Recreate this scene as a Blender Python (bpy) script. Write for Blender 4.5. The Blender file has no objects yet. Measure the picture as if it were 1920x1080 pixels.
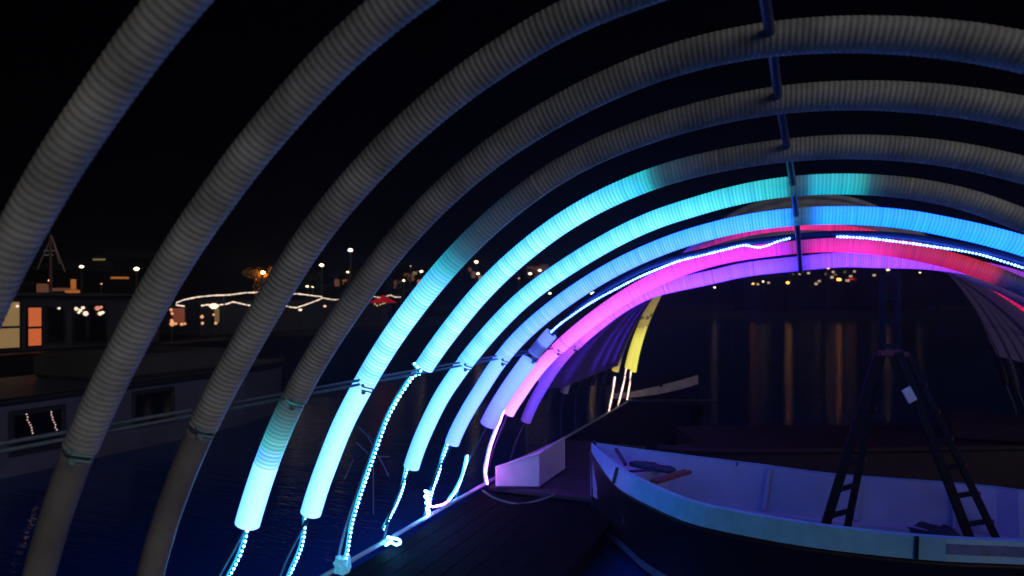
import bpy, bmesh, math, random
from mathutils import Vector, Matrix, noise
random.seed(7)
C = bpy.context.scene.collection
S = bpy.context.scene
# ------------------------------------------------------------------ camera
F = 1280.0; HOR = 566.0; EYE = 2.35
TH = math.atan((1503-960)/F); ct, st = math.cos(TH), math.sin(TH)
cd = bpy.data.cameras.new('camera'); cam = bpy.data.objects.new('camera', cd); C.objects.link(cam)
cam.location = (0, 0, EYE); cam.rotation_euler = (math.radians(90), 0, TH)
cd.sensor_width = 36; cd.lens = 24; cd.shift_y = (HOR-540)/1920.0; cd.clip_start = 0.05; cd.clip_end = 1500
cd.dof.use_dof = True; cd.dof.focus_distance = 4.6; cd.dof.aperture_fstop = 2.0
S.camera = cam
# ------------------------------------------------------------------ world, sun, exposure
W = bpy.data.worlds.new('World'); S.world = W; W.use_nodes = True
nt = W.node_tree; bg = nt.nodes['Background']
sky = nt.nodes.new('ShaderNodeTexSky'); sky.sky_type = 'NISHITA'; sky.sun_disc = False
sky.sun_elevation = math.radians(-8); sky.sun_rotation = math.radians(120)
nt.links.new(sky.outputs[0], bg.inputs[0]); bg.inputs[1].default_value = 0.05
sd = bpy.data.lights.new('sun', 'SUN'); sd.energy = 0.50; sd.angle = math.radians(50); sd.color = (1.0, .95, .88)
so = bpy.data.objects.new('sun', sd); C.objects.link(so)
so.rotation_euler = Vector((-.82, .52, -.15)).to_track_quat('-Z', 'Y').to_euler()
S.view_settings.view_transform = 'Standard'; S.view_settings.look = 'None'
S.view_settings.exposure = 0; S.view_settings.gamma = 1
S.render.engine = 'CYCLES'; S.cycles.filter_width = 1.6
S.render.resolution_x = 1024; S.render.resolution_y = 576
# ------------------------------------------------------------------ helpers
def lin(c):
    return tuple(((v/255)/12.92 if v/255 <= .04045 else ((v/255+.055)/1.055)**2.4) for v in c)
def ray(px, py):
    xc = (px-960)/F; zc = (HOR-py)/F
    return Vector((xc*ct-st, xc*st+ct, zc))
def atY(px, py, Y): r = ray(px, py); r = r*(Y/r.y); return Vector((r.x, r.y, r.z+EYE))
def atX(px, py, X): r = ray(px, py); r = r*(X/r.x); return Vector((r.x, r.y, r.z+EYE))
def atZ(px, py, Z): r = ray(px, py); r = r*((Z-EYE)/r.z); return Vector((r.x, r.y, Z))
def atD(px, py, d): r = ray(px, py); return Vector((r.x*d, r.y*d, r.z*d+EYE))
def mat(name, col, rough=.6, metal=0, emit=None, es=1, nscale=0, namt=.25, bump=0, spec=.5, bscale=None):
    m = bpy.data.materials.new(name); m.use_nodes = True; n = m.node_tree.nodes; l = m.node_tree.links
    b = n['Principled BSDF']; b.inputs['Base Color'].default_value = (*col, 1); b.inputs['Roughness'].default_value = rough
    b.inputs['Metallic'].default_value = metal; b.inputs['Specular IOR Level'].default_value = spec
    if emit: b.inputs['Emission Color'].default_value = (*emit, 1); b.inputs['Emission Strength'].default_value = es
    if nscale:
        tc = n.new('ShaderNodeTexCoord'); nz = n.new('ShaderNodeTexNoise'); nz.inputs['Scale'].default_value = nscale
        nz.inputs['Detail'].default_value = 6; nz.inputs['Roughness'].default_value = .65
        l.new(tc.outputs['Object'], nz.inputs['Vector'])
        r = n.new('ShaderNodeValToRGB'); r.color_ramp.elements[0].position = .3; r.color_ramp.elements[1].position = .7
        r.color_ramp.elements[0].color = (*[v*(1-namt) for v in col], 1); r.color_ramp.elements[1].color = (*[min(1, v*(1+namt*.5)) for v in col], 1)
        l.new(nz.outputs['Fac'], r.inputs['Fac']); l.new(r.outputs['Color'], b.inputs['Base Color'])
        if bump:
            bp = n.new('ShaderNodeBump'); bp.inputs['Strength'].default_value = bump; bp.inputs['Distance'].default_value = .02
            l.new(nz.outputs['Fac'], bp.inputs['Height']); l.new(bp.outputs['Normal'], b.inputs['Normal'])
    return m
class MB:
    def __init__(s): s.v = []; s.f = []; s.m = []; s.col = []
    def add(s, vs, fs, mi=0, cols=None):
        o = len(s.v); s.v += [tuple(v) for v in vs]; s.f += [tuple(i+o for i in f) for f in fs]; s.m += [mi]*len(fs)
        if cols: s.col += cols
    def box(s, c, size, R=None, mi=0, bev=0):
        x, y, z = [q/2 for q in size]; c = Vector(c)
        if bev and min(x, y, z) > bev:
            vs = []; b = bev
            for sx in (-1, 1):
                for sy in (-1, 1):
                    for sz in (-1, 1):
                        vs += [Vector((sx*x, sy*(y-b), sz*(z-b))), Vector((sx*(x-b), sy*y, sz*(z-b))), Vector((sx*(x-b), sy*(y-b), sz*z))]
            bm = bmesh.new(); [bm.verts.new(v) for v in vs]; bmesh.ops.convex_hull(bm, input=bm.verts)
            bm.verts.index_update(); bm.verts.ensure_lookup_table()
            vv = [v.co.copy() for v in bm.verts]; ff = [[q.index for q in f.verts] for f in bm.faces]; bm.free()
        else:
            vv = [Vector((a*x, b_*y, d*z)) for a in (-1, 1) for b_ in (-1, 1) for d in (-1, 1)]
            ff = [(0, 1, 3, 2), (4, 6, 7, 5), (0, 4, 5, 1), (2, 3, 7, 6), (0, 2, 6, 4), (1, 5, 7, 3)]
        if R: vv = [R @ v for v in vv]
        s.add([c+v for v in vv], ff, mi)
    def beam(s, a, b, w, h=None, mi=0, up=(0, 0, 1), bev=0):
        a = Vector(a); b = Vector(b); h = h or w; d = b-a; L = d.length; d.normalize(); up = Vector(up)
        x = d.cross(up)
        if x.length < 1e-3: x = Vector((1, 0, 0))
        x.normalize(); z = x.cross(d); R = Matrix((x, d, z)).transposed()
        s.box((a+b)/2, (w, L, h), R, mi, bev)
    def tube(s, pts, r, n=8, mi=0, cap=True, rs=None):
        pts = [Vector(p) for p in pts]; vs = []; fs = []; N = len(pts); ref = None
        for i, p in enumerate(pts):
            d = (pts[min(i+1, N-1)]-pts[max(i-1, 0)]).normalized()
            if ref is None: ref = d.orthogonal().normalized()
            ref = (ref-d*ref.dot(d)).normalized(); q = d.cross(ref); rr = rs[i] if rs else r
            for k in range(n):
                a = 2*math.pi*k/n; vs.append(p+(ref*math.cos(a)+q*math.sin(a))*rr)
        for i in range(N-1):
            for k in range(n): fs.append((i*n+k, i*n+(k+1) % n, (i+1)*n+(k+1) % n, (i+1)*n+k))
        if cap: fs.append(tuple(range(n-1, -1, -1))); fs.append(tuple((N-1)*n+k for k in range(n)))
        s.add(vs, fs, mi)
    def ico(s, c, r, mi=0, sc=(1, 1, 1)):
        t = (1+5**.5)/2; k = r/math.hypot(1, t); c = Vector(c)
        V = [(-1, t, 0), (1, t, 0), (-1, -t, 0), (1, -t, 0), (0, -1, t), (0, 1, t), (0, -1, -t), (0, 1, -t), (t, 0, -1), (t, 0, 1), (-t, 0, -1), (-t, 0, 1)]
        Fs = [(0, 11, 5), (0, 5, 1), (0, 1, 7), (0, 7, 10), (0, 10, 11), (1, 5, 9), (5, 11, 4), (11, 10, 2), (10, 7, 6), (7, 1, 8), (3, 9, 4), (3, 4, 2), (3, 2, 6), (3, 6, 8), (3, 8, 9), (4, 9, 5), (2, 4, 11), (6, 2, 10), (8, 6, 7), (9, 8, 1)]
        s.add([c+Vector((a*k*sc[0], b*k*sc[1], d*k*sc[2])) for a, b, d in V], Fs, mi)
    def build(s, name, mats, parent=None, smooth=False, **kw):
        me = bpy.data.meshes.new(name)
        if not isinstance(mats, (list, tuple)): mats = [mats]
        loc = Vector((0, 0, 0))
        if parent is None and s.v:
            loc = Vector((sum(v[0] for v in s.v)/len(s.v), sum(v[1] for v in s.v)/len(s.v), min(v[2] for v in s.v)))
        elif parent is not None: loc = parent.location
        me.from_pydata([tuple(Vector(v)-loc) for v in s.v], [], s.f)
        for m in mats: me.materials.append(m)
        me.polygons.foreach_set('material_index', s.m)
        if smooth: me.polygons.foreach_set('use_smooth', [True]*len(s.f))
        if s.col:
            at = me.color_attributes.new('glow', 'FLOAT_COLOR', 'POINT')
            at.data.foreach_set('color', [x for c in s.col for x in (*c, 1)])
        me.update()
        o = bpy.data.objects.new(name, me); C.objects.link(o)
        if parent is not None: o.parent = parent
        else: o.location = loc
        for k, v in kw.items(): o[k] = v
        return o
def thing(name, loc, label, cat, group=None):
    o = bpy.data.objects.new(name, None); o.empty_display_size = .2; C.objects.link(o); o.location = loc
    o['label'] = label; o['category'] = cat
    if group: o['group'] = group
    return o
def spline(P, n=8):
    P = [Vector(p) for p in P]; out = []
    for i in range(len(P)-1):
        a = P[max(i-1, 0)]; b = P[i]; c = P[i+1]; d = P[min(i+2, len(P)-1)]
        for k in range(n):
            t = k/n; out.append(.5*((2*b)+(c-a)*t+(2*a-5*b+4*c-d)*t*t+(3*b-a-3*c+d)*t**3))
    out.append(P[-1]); return out
def resample(P, step=None, n=None):
    P = [Vector(p) for p in P]; L = [0]
    for a, b in zip(P, P[1:]): L.append(L[-1]+(b-a).length)
    if n is None: n = max(2, int(L[-1]/step)+1)
    out = []; j = 0
    for i in range(n):
        t = L[-1]*i/(n-1)
        while j < len(P)-2 and L[j+1] < t: j += 1
        out.append(P[j].lerp(P[j+1], (t-L[j])/max(1e-9, L[j+1]-L[j])))
    return out
# ------------------------------------------------------------------ materials
def glow_mat(name, base=(.55, .56, .54), strength=1.0):
    m = mat(name, base, .45, nscale=14, namt=.12); n = m.node_tree.nodes; l = m.node_tree.links; b = n['Principled BSDF']
    a = n.new('ShaderNodeAttribute'); a.attribute_name = 'glow'; l.new(a.outputs['Color'], b.inputs['Emission Color'])
    b.inputs['Emission Strength'].default_value = strength
    return m
M = {}
M['duct'] = mat('white_duct', (.64, .635, .61), .6, nscale=5, namt=.4)
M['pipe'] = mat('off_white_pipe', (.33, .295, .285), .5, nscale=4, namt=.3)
M['glow'] = glow_mat('lit_duct', strength=1.0)
M['glowd'] = glow_mat('lit_duct_dark_base', base=(.28, .22, .28))  # white duct's base darkened so reflected strip light does not wash out the glow
M['steel'] = mat('galvanised_steel', (.12, .17, .24), .5, .2, nscale=30, namt=.3)
M['clamp'] = mat('clamp_metal', (.22, .42, .42), .5, .2)
M['pole'] = mat('dark_pole', (.02, .035, .08), .4)
M['palepole'] = mat('pale_pole', (.25, .35, .45), .4)
M['rope_case'] = mat('clear_led_casing', (.10, .45, .5), .2, emit=lin((20, 120, 150)), es=.6)
def led(name, c, s): return mat(name, (.8, .8, .8), .4, emit=lin(c), es=s)
M['led_cyan'] = led('led_cold_white', (80, 180, 255), 50)
M['led_blue'] = led('led_blue_white', (85, 130, 255), 13)
M['led_blue2'] = led('led_sky_white', (70, 150, 255), 70)
M['led_pink'] = led('led_pink_white', (215, 95, 255), 45)
M['led_warm'] = led('led_warm_white', (255, 215, 200), 2.4)
# ------------------------------------------------------------------ water, far banks
def water_mat():
    m = bpy.data.materials.new('harbour_water'); m.use_nodes = True; n = m.node_tree.nodes; l = m.node_tree.links
    b = n['Principled BSDF']; b.inputs['Base Color'].default_value = (.0, .045, .25, 1)
    b.inputs['Roughness'].default_value = .03; b.inputs['IOR'].default_value = 1.33
    tc = n.new('ShaderNodeTexCoord'); mp = n.new('ShaderNodeMapping'); mp.inputs['Scale'].default_value = (.14, 1, 1); mp.inputs['Rotation'].default_value = (0, 0, -TH)
    l.new(tc.outputs['Object'], mp.inputs['Vector'])
    h = None
    for sc, amp in ((1.1, .5), (4.5, .22), (17, .20)):
        z = n.new('ShaderNodeTexNoise'); z.inputs['Scale'].default_value = sc; z.inputs['Detail'].default_value = 3
        l.new(mp.outputs['Vector'], z.inputs['Vector'])
        k = n.new('ShaderNodeMath'); k.operation = 'MULTIPLY'; k.inputs[1].default_value = amp; l.new(z.outputs['Fac'], k.inputs[0])
        if h is None: h = k
        else:
            a = n.new('ShaderNodeMath'); a.operation = 'ADD'; l.new(h.outputs[0], a.inputs[0]); l.new(k.outputs[0], a.inputs[1]); h = a
    bp = n.new('ShaderNodeBump'); bp.inputs['Strength'].default_value = .4; bp.inputs['Distance'].default_value = .10
    l.new(h.outputs[0], bp.inputs['Height']); l.new(bp.outputs['Normal'], b.inputs['Normal'])
    return m
w = MB(); w.add([(-400, -60, 0), (400, -60, 0), (400, 500, 0), (-400, 500, 0)], [(0, 1, 2, 3)]); w.build('water', water_mat(), kind='structure')
M['dark'] = mat('dark_ground', (.012, .012, .012), .9, nscale=.5, namt=.5)
def bank(name, P, h, depth):
    b = MB(); n = len(P); V = []
    for p in P: V += [Vector((p.x, p.y, -.5)), Vector((p.x, p.y, h)), Vector((p.x, p.y, 0))+Vector((p.x, p.y, 0)).normalized()*depth+Vector((0, 0, h))]
    Fs = []
    for i in range(n-1): Fs += [(3*i, 3*i+3, 3*i+4, 3*i+1), (3*i+1, 3*i+4, 3*i+5, 3*i+2)]
    b.add(V, Fs); return b.build(name, M['dark'], kind='structure')
bank('far_quay', [atD(x, HOR, d) for x, d in ((-900, 40), (-300, 45), (0, 48), (400, 52), (800, 58), (1150, 66))], 1.1, 200)
bank('far_shore', [atD(x, HOR, d) for x, d in ((1150, 100), (1400, 104), (1700, 100), (2100, 92), (2700, 80))], .9, 250)
# ------------------------------------------------------------------ arches
ZC = EYE-2.04
YK = {1: 1.2, 2: 1.72, 3: 2.3}
for k in range(4, 21): YK[k] = .2162+.67354*k
TAB = {4: [2.952, 2.958, 2.96, 2.958, 2.952, 2.943, 2.933, 2.929, 2.929, 2.93, 2.933, 2.947, 2.973, 3.0, 3.026, 3.049, 3.067, 3.084, 3.096, 3.096, 3.082, 3.059, 3.031, 2.995, 2.953, 2.907, 2.857, 2.807, 2.76, 2.718, 2.683, 2.656, 2.638, 2.627, 2.623, 2.623, 2.624, 2.626, 2.627, 2.626, 2.624], 5: [3.028, 3.041, 3.046, 3.043, 3.032, 3.007, 2.983, 2.97, 2.955, 2.95, 2.951, 2.957, 2.971, 2.989, 3.008, 3.025, 3.033, 3.032, 3.03, 3.029, 3.026, 3.018, 3.008, 2.997, 2.982, 2.964, 2.941, 2.915, 2.889, 2.866, 2.849, 2.84, 2.839, 2.848, 2.863, 2.881, 2.898, 2.91, 2.914, 2.91, 2.898], 6: [3.043, 3.058, 3.063, 3.058, 3.043, 3.022, 2.997, 2.974, 2.954, 2.938, 2.928, 2.928, 2.93, 2.933, 2.938, 2.939, 2.936, 2.931, 2.923, 2.918, 2.917, 2.918, 2.918, 2.918, 2.914, 2.91, 2.907, 2.901, 2.894, 2.888, 2.887, 2.892, 2.903, 2.922, 2.944, 2.967, 2.988, 3.002, 3.006, 3.002, 2.988], 7: [3.083, 3.097, 3.103, 3.101, 3.088, 3.061, 3.027, 2.995, 2.955, 2.922, 2.897, 2.875, 2.85, 2.827, 2.814, 2.809, 2.805, 2.798, 2.802, 2.809, 2.814, 2.818, 2.822, 2.824, 2.819, 2.804, 2.808, 2.829, 2.849, 2.872, 2.9, 2.933, 2.968, 3.004, 3.039, 3.068, 3.092, 3.106, 3.111, 3.106, 3.092], 8: [3.084, 3.104, 3.11, 3.106, 3.091, 3.059, 3.008, 2.957, 2.924, 2.891, 2.85, 2.809, 2.774, 2.747, 2.725, 2.707, 2.695, 2.685, 2.682, 2.682, 2.685, 2.692, 2.705, 2.72, 2.733, 2.757, 2.788, 2.818, 2.85, 2.888, 2.931, 2.978, 3.028, 3.077, 3.125, 3.166, 3.198, 3.219, 3.226, 3.219, 3.198], 9: [3.064, 3.087, 3.096, 3.089, 3.073, 3.038, 2.982, 2.927, 2.883, 2.853, 2.823, 2.795, 2.766, 2.732, 2.704, 2.669, 2.628, 2.603, 2.595, 2.586, 2.594, 2.613, 2.634, 2.664, 2.695, 2.728, 2.779, 2.825, 2.862, 2.898, 2.938, 2.982, 3.031, 3.082, 3.134, 3.182, 3.22, 3.246, 3.255, 3.246, 3.22], 10: [3.15, 3.185, 3.197, 3.186, 3.156, 3.1, 3.025, 2.962, 2.895, 2.828, 2.771, 2.725, 2.691, 2.662, 2.637, 2.616, 2.597, 2.581, 2.566, 2.561, 2.568, 2.582, 2.597, 2.616, 2.641, 2.67, 2.701, 2.735, 2.773, 2.818, 2.871, 2.932, 3.002, 3.077, 3.152, 3.221, 3.276, 3.312, 3.325, 3.312, 3.276], 11: [3.114, 3.137, 3.146, 3.145, 3.124, 3.078, 3.02, 2.969, 2.913, 2.854, 2.796, 2.751, 2.703, 2.647, 2.57, 2.508, 2.467, 2.449, 2.435, 2.427, 2.437, 2.465, 2.502, 2.538, 2.599, 2.675, 2.755, 2.838, 2.92, 2.997, 3.073, 3.152, 3.228, 3.301, 3.367, 3.423, 3.467, 3.494, 3.504, 3.494, 3.467], 3: [2.93, 2.937, 2.939, 2.937, 2.934, 2.925, 2.913, 2.903, 2.898, 2.9, 2.911, 2.937, 2.974, 3.01, 3.045, 3.078, 3.108, 3.132, 3.144, 3.144, 3.129, 3.098, 3.053, 2.995, 2.927, 2.852, 2.774, 2.697, 2.625, 2.561, 2.507, 2.466, 2.436, 2.417, 2.407, 2.403, 2.402, 2.403, 2.404, 2.403, 2.402], 2: [2.91, 2.914, 2.916, 2.914, 2.909, 2.901, 2.894, 2.893, 2.898, 2.903, 2.918, 2.943, 2.975, 3.009, 3.047, 3.087, 3.123, 3.148, 3.161, 3.158, 3.139, 3.103, 3.05, 2.983, 2.904, 2.819, 2.731, 2.644, 2.564, 2.491, 2.43, 2.381, 2.343, 2.316, 2.299, 2.288, 2.282, 2.279, 2.279, 2.279, 2.282], 1: [2.907, 2.91, 2.911, 2.91, 2.907, 2.903, 2.9, 2.899, 2.903, 2.911, 2.928, 2.957, 2.992, 3.027, 3.066, 3.107, 3.142, 3.168, 3.18, 3.177, 3.156, 3.117, 3.061, 2.989, 2.906, 2.816, 2.723, 2.632, 2.546, 2.47, 2.403, 2.349, 2.307, 2.275, 2.253, 2.238, 2.229, 2.224, 2.222, 2.224, 2.229]}
def prof(k, ph):
    """in-plane radius of arch k at angle ph (radians from the vertical, negative = left)"""
    if k <= 11:
        g = (math.degrees(ph)+100)/5; i = max(0, min(39, int(g))); t = min(1, max(0, g-i)); T = TAB[k]
        a = T[max(i-1, 0)]; b = T[i]; c = T[i+1]; d = T[min(i+2, 40)]
        return .5*((2*b)+(c-a)*t+(2*a-5*b+4*c-d)*t*t+(3*b-a-3*c+d)*t**3)
    a0 = 2.93+.068*(k-11); a2 = .05; ap = .47+.165*(k-11); a1 = ap+2.04-a0-a2
    return a0+a1*math.cos(2*ph)+a2*math.cos(4*ph)+(.015*math.sin(k*7+ph*3) if k < 19 else 0)-(.05 if k == 19 else 0)
def ctr(k, ph):
    r = prof(k, ph); return Vector((r*math.sin(ph), YK[k], ZC+r*math.cos(ph)))
def phi_of(k, px, py):
    p = atY(px, py, YK[k]); return math.atan2(p.x, p.z-ZC)
def lerp_stops(S_, ph):
    if ph <= S_[0][0]: return S_[0][1], S_[0][2]
    for a, b in zip(S_, S_[1:]):
        if ph <= b[0]:
            t = (ph-a[0])/max(1e-6, b[0]-a[0]); return tuple(x+(y-x)*t for x, y in zip(a[1], b[1])), tuple(x+(y-x)*t for x, y in zip(a[2], b[2]))
    return S_[-1][1], S_[-1][2]
def hot(c):
    # the lit ducts overexpose the camera: their brightest channels go on beyond white
    o = []; gr = lin(c)[1]
    for v, g in zip(lin(c), (1.6, 1.4, 3.6 if gr > .6 else 5.5)):
        t = min(1, max(0, (v-.74)/.2)); t = t*t*(3-2*t); o.append(v*(1+(g-1)*t))
    return tuple(o)
def stops(k, L):
    """(px, py, edge colour, core colour, level) along the arch -> (angle, linear edge, linear core)"""
    out = []
    for px, py, e, c, lv in L:
        out.append((phi_of(k, px, py), tuple(v*lv for v in hot(e)), tuple(v*lv for v in hot(c))))
    return sorted(out, key=lambda q: q[0])
def duct(k, a, b, mats, parent, ribs=True, R=.069, segs=20, pitch=.0233, sub=4, st_=None, name='corrugated_duct', capend=0):
    path = [ctr(k, a+(b-a)*i/500) for i in range(501)]
    L = sum((q-p).length for p, q in zip(path, path[1:]))
    step = pitch/sub if ribs else .03
    pts = resample(path, n=max(8, int(L/step)+1))
    N = len(pts); mb = MB(); vs = []; cols = []; fs = []
    prf = {4: ((1, 1.04), (1, 1.04), (.966, .80), (.966, .80)), 6: ((1, 1.06), (1, 1.06), (.975, .92), (.966, .74), (.966, .74), (.984, .92)), 3: ((1, 1.03), (.93, .88), (.93, .88))}
    seed = k*3.1
    for i, p in enumerate(pts):
        d = (pts[min(i+1, N-1)]-pts[max(i-1, 0)]).normalized(); y = Vector((0, 1, 0)); nrm = d.cross(y).normalized()
        ph = math.atan2(p.x, p.z-ZC)
        if nrm.dot(Vector((p.x, 0, p.z-ZC))) > 0: nrm = -nrm          # nrm points to the inside of the arch
        rr, cm = (prf[sub][i % sub] if ribs else (1.0, 1.0)); rr *= R
        if not ribs: rr *= 1+.012*noise.noise(Vector((i*.15, seed, 0)))
        else: cm *= 1+.18*noise.noise(Vector(((i//sub)*.9, seed, 0)))
        wob = Vector((0, .004*noise.noise(Vector((i*.012, seed, 3))), 0))
        if st_: e, c = lerp_stops(st_, ph)
        for q in range(segs):
            an = 2*math.pi*q/segs; vs.append(p+wob+(nrm*math.cos(an)+y*math.sin(an))*rr)
            if st_:
                # LED tape lies on the inner side of the duct: the wall glows whitest there
                wgt = (.5+.5*math.cos(an+.5))**2.2; cc = [(u+(v-u)*wgt)*cm for u, v in zip(e, c)]; cols.append((cc[0]*min(1.15, cm)**2.2, cc[1]*min(1, cm)**.6, cc[2]))
    for i in range(N-1):
        for q in range(segs): fs.append((i*segs+q, i*segs+(q+1) % segs, (i+1)*segs+(q+1) % segs, (i+1)*segs+q))
    # turned-in wall thickness at both ends
    for i0, sgn in ((0, 1), (N-1, -1)):
        o = len(vs); i1 = i0+sgn*min(3, N-1)
        for j, fac in ((i0, .84), (i1, .84)):
            for q in range(segs):
                vs.append(pts[i0]+(Vector(vs[j*segs+q])-pts[j])*fac+(pts[j]-pts[i0]))
                if st_: cols.append(tuple(v*.8 for v in cols[i0*segs+q]))
        for q in range(segs):
            q2 = (q+1) % segs
            fs.append((i0*segs+q, i0*segs+q2, o+q2, o+q)); fs.append((o+q, o+q2, o+segs+q2, o+segs+q))
    mb.add(vs, fs, 0, cols if st_ else None)
    return mb.build(name, mats, parent, smooth=True)
def led_strip(pts, parent, m, step=.030, r=.0075, name='led_strip', back=True, smooth=8):
    P = spline(pts, smooth) if len(pts) > 2 else [Vector(p) for p in pts]
    mb = MB(); Q = resample(P, step=step)
    mb.tube(resample(P, step=.04), .0045, 6, 0)
    for i, q in enumerate(Q):
        mb.ico(q+Vector((0, -.004, 0)), r*(.85+.3*random.random()), 1, (1, 1, 1.1))
    if back:
        mb.tube([q+Vector((-.035, .015, 0)) for q in resample(P, step=.05)], .0075, 6, 0)
    return mb.build(name, [M['rope_case'], m], parent, smooth=True)
RAIL = Vector((-3.27, 0, ZC))
LBL = {
 1: 'nearest unlit corrugated arch tube, cut off by the left edge of the photo',
 2: 'second nearest grey unlit arch tube, running off the top with a dark plain foot',
 3: 'third grey unlit arch tube from the left, plain foot reaching the bottom edge',
 4: 'grey arch whose ribbed foot alone glows cyan, leftmost glowing end',
 5: 'arch lit cyan only on its left leg, with a long smooth straight foot',
 6: 'cyan arch whose duct ends at the side rod above a long bare strip',
 7: 'turquoise arch lit just past the top rod then going dark on the right',
 8: 'sky blue arch lit all the way across to the right edge',
 9: 'bare arch pole without duct carrying an exposed dotted LED strip',
 10: 'hot pink arch just below the bare LED strip, turning red on the right',
 11: 'violet arch forming the lowest lit top over the dark water',
 12: 'first arch behind the violet one, dim purple glow added to its left leg',
 13: 'second arch behind the violet one, purple glow added to its left leg',
 14: 'deep red arch behind the violet one, showing at the right edge',
 15: 'dim arch just behind the red one, with added violet glow on its left leg',
 16: 'second dim arch behind the red one, with added violet glow on its left leg',
 17: 'last arch before the yellow ones, with added violet glow on its left leg',
 18: 'arch with a tiny glowing yellow foot stub, leftmost of the three white strips',
 19: 'yellow arch partly covered by the farthest one, middle of the three white strips',
 20: 'farthest arch with the full yellow leg, rightmost of the three white strips'}
CY, CYC = (108, 230, 242), (205, 252, 248)
ROOT = {}
def arch_root(k):
    g = 'tube arches of the light tunnel'
    ROOT[k] = thing('light_arch', (0, YK[k], 0), LBL[k], 'light arch', g); return ROOT[k]
def clamp(k, root, ph=-58.5, sc=1):
    c = ctr(k, math.radians(ph)); mb = MB()
    inn = Vector((-c.x, 0, ZC-c.z)).normalized(); tan = Vector((inn.z, 0, -inn.x))
    for s_ in (-1, 1):
        p = c+inn*.05*1.2+Vector((0, -.055, 0))+tan*.012*s_
        mb.beam(p+inn*-.02+Vector((0, -.012, 0)), p+inn*.02+Vector((0, .05, 0)), .014*sc, .010*sc, bev=.002)
    mb.ico(c+inn*.055+Vector((0, -.06, 0))+tan*.02, .016*sc); mb.ico(c+inn*.035+Vector((0, -.072, 0))-tan*.02, .013*sc)
    mb.build('clamp', M['clamp'], root)
R_ = math.radians
WH = M['duct']; GL = M['glow']
# each entry: duct start/end angle, left sleeve (start,end), glow stops
def foot_pole(k, root, ph_end, m=None, r=.013, off=.03):
    """thin carrying pole going on from the end of the sleeve to the base rail"""
    for sg in (-1, 1):
        p0 = ctr(k, sg*abs(ph_end)); p1 = Vector((sg*3.29, YK[k], ZC)); d = (p1-p0)
        mid = p0+d*.5+Vector((sg*off, 0, 0)); q0 = ctr(k, sg*(abs(ph_end)-R_(3)))
        MB.build(tubed([q0, p0, mid, p1], r), 'inner_pole', m or M['pole'], root, smooth=True)
def tubed(P, r, n=8): mb = MB(); mb.tube(spline(P, 6), r, n); return mb
def joint(k, y): return None
# --- arches 1-3, unlit, near the camera
for k in (1, 2, 3):
    r = arch_root(k)
    jl = {1: R_(-58.5), 2: phi_of(2, 148, 834), 3: phi_of(3, 378, 792)}[k]
    duct(k, jl, R_(58), WH, r, R={1: .0575, 2: .0615, 3: .0660}[k], segs=28, sub=6)
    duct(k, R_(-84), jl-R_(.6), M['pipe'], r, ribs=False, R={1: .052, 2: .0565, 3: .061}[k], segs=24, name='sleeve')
    duct(k, R_(58.6), R_(80), WH, r, ribs=False, R=.0635, segs=16, name='sleeve')
    foot_pole(k, r, R_(84)); clamp(k, r, math.degrees(jl))
# --- arch 4
r = arch_root(4); jl = phi_of(4, 549, 742)
st4 = stops(4, [(467, 984, CY, CYC, 1), (500, 878, CY, CYC, .95), (515, 835, (60, 200, 215), (110, 225, 225), .8), (527, 800, (50, 165, 180), (70, 185, 195), .5), (540, 768, (45, 130, 145), (60, 150, 160), .22), (552, 738, (30, 60, 80), (30, 60, 80), .2), (565, 712, (0, 0, 0), (0, 0, 0), 0)])
duct(4, jl, R_(58), WH, r, R=.069, segs=24)
pe = phi_of(4, 498, 872)
duct(4, pe, jl-R_(.3), GL, r, R=.0665, segs=24, st_=st4, name='sleeve', sub=6)
duct(4, phi_of(4, 467, 984), pe-R_(.05), GL, r, ribs=False, R=.0675, segs=24, st_=st4, name='sleeve_end')
duct(4, R_(58.6), R_(78), WH, r, ribs=False, R=.063, segs=16, name='sleeve')
clamp(4, r, math.degrees(jl)); foot_pole(4, r, phi_of(4, 467, 984))
led_strip([atY(x, y, YK[4]) for x, y in ((467, 975), (462, 1010), (450, 1045), (432, 1080), (405, 1130), (375, 1190), (350, 1265))], r, M['led_cyan'])
# --- arch 5
r = arch_root(5); jl = phi_of(5, 686, 722)
st5 = stops(5, [(582, 960, CY, CYC, 1), (760, 600, CY, (190, 252, 246), 1), (805, 540, (70, 215, 230), (150, 240, 242), .95), (835, 505, (35, 190, 215), (60, 205, 225), .9), (850, 487, (30, 165, 195), (50, 180, 205), .75), (868, 468, (35, 130, 165), (35, 130, 165), .45), (890, 446, (30, 90, 120), (30, 90, 120), .35), (930, 410, (25, 60, 95), (25, 60, 95), .3), (1000, 360, (0, 0, 0), (0, 0, 0), 0)])
pe = phi_of(5, 1010, 350)
duct(5, jl, pe, GL, r, st_=st5, segs=24); duct(5, pe, R_(58), WH, r, segs=24)
duct(5, phi_of(5, 582, 962), jl-R_(.5), GL, r, ribs=False, R=.0665, segs=24, st_=st5, name='sleeve')
duct(5, R_(58.6), R_(78), WH, r, ribs=False, R=.063, segs=16, name='sleeve')
clamp(5, r, math.degrees(jl), 1.0); foot_pole(5, r, phi_of(5, 582, 962))
led_strip([atY(x, y, YK[5]) for x, y in ((574, 955), (573, 990), (567, 1025), (555, 1055), (543, 1082), (528, 1120), (524, 1140))], r, M['led_cyan'])
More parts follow.
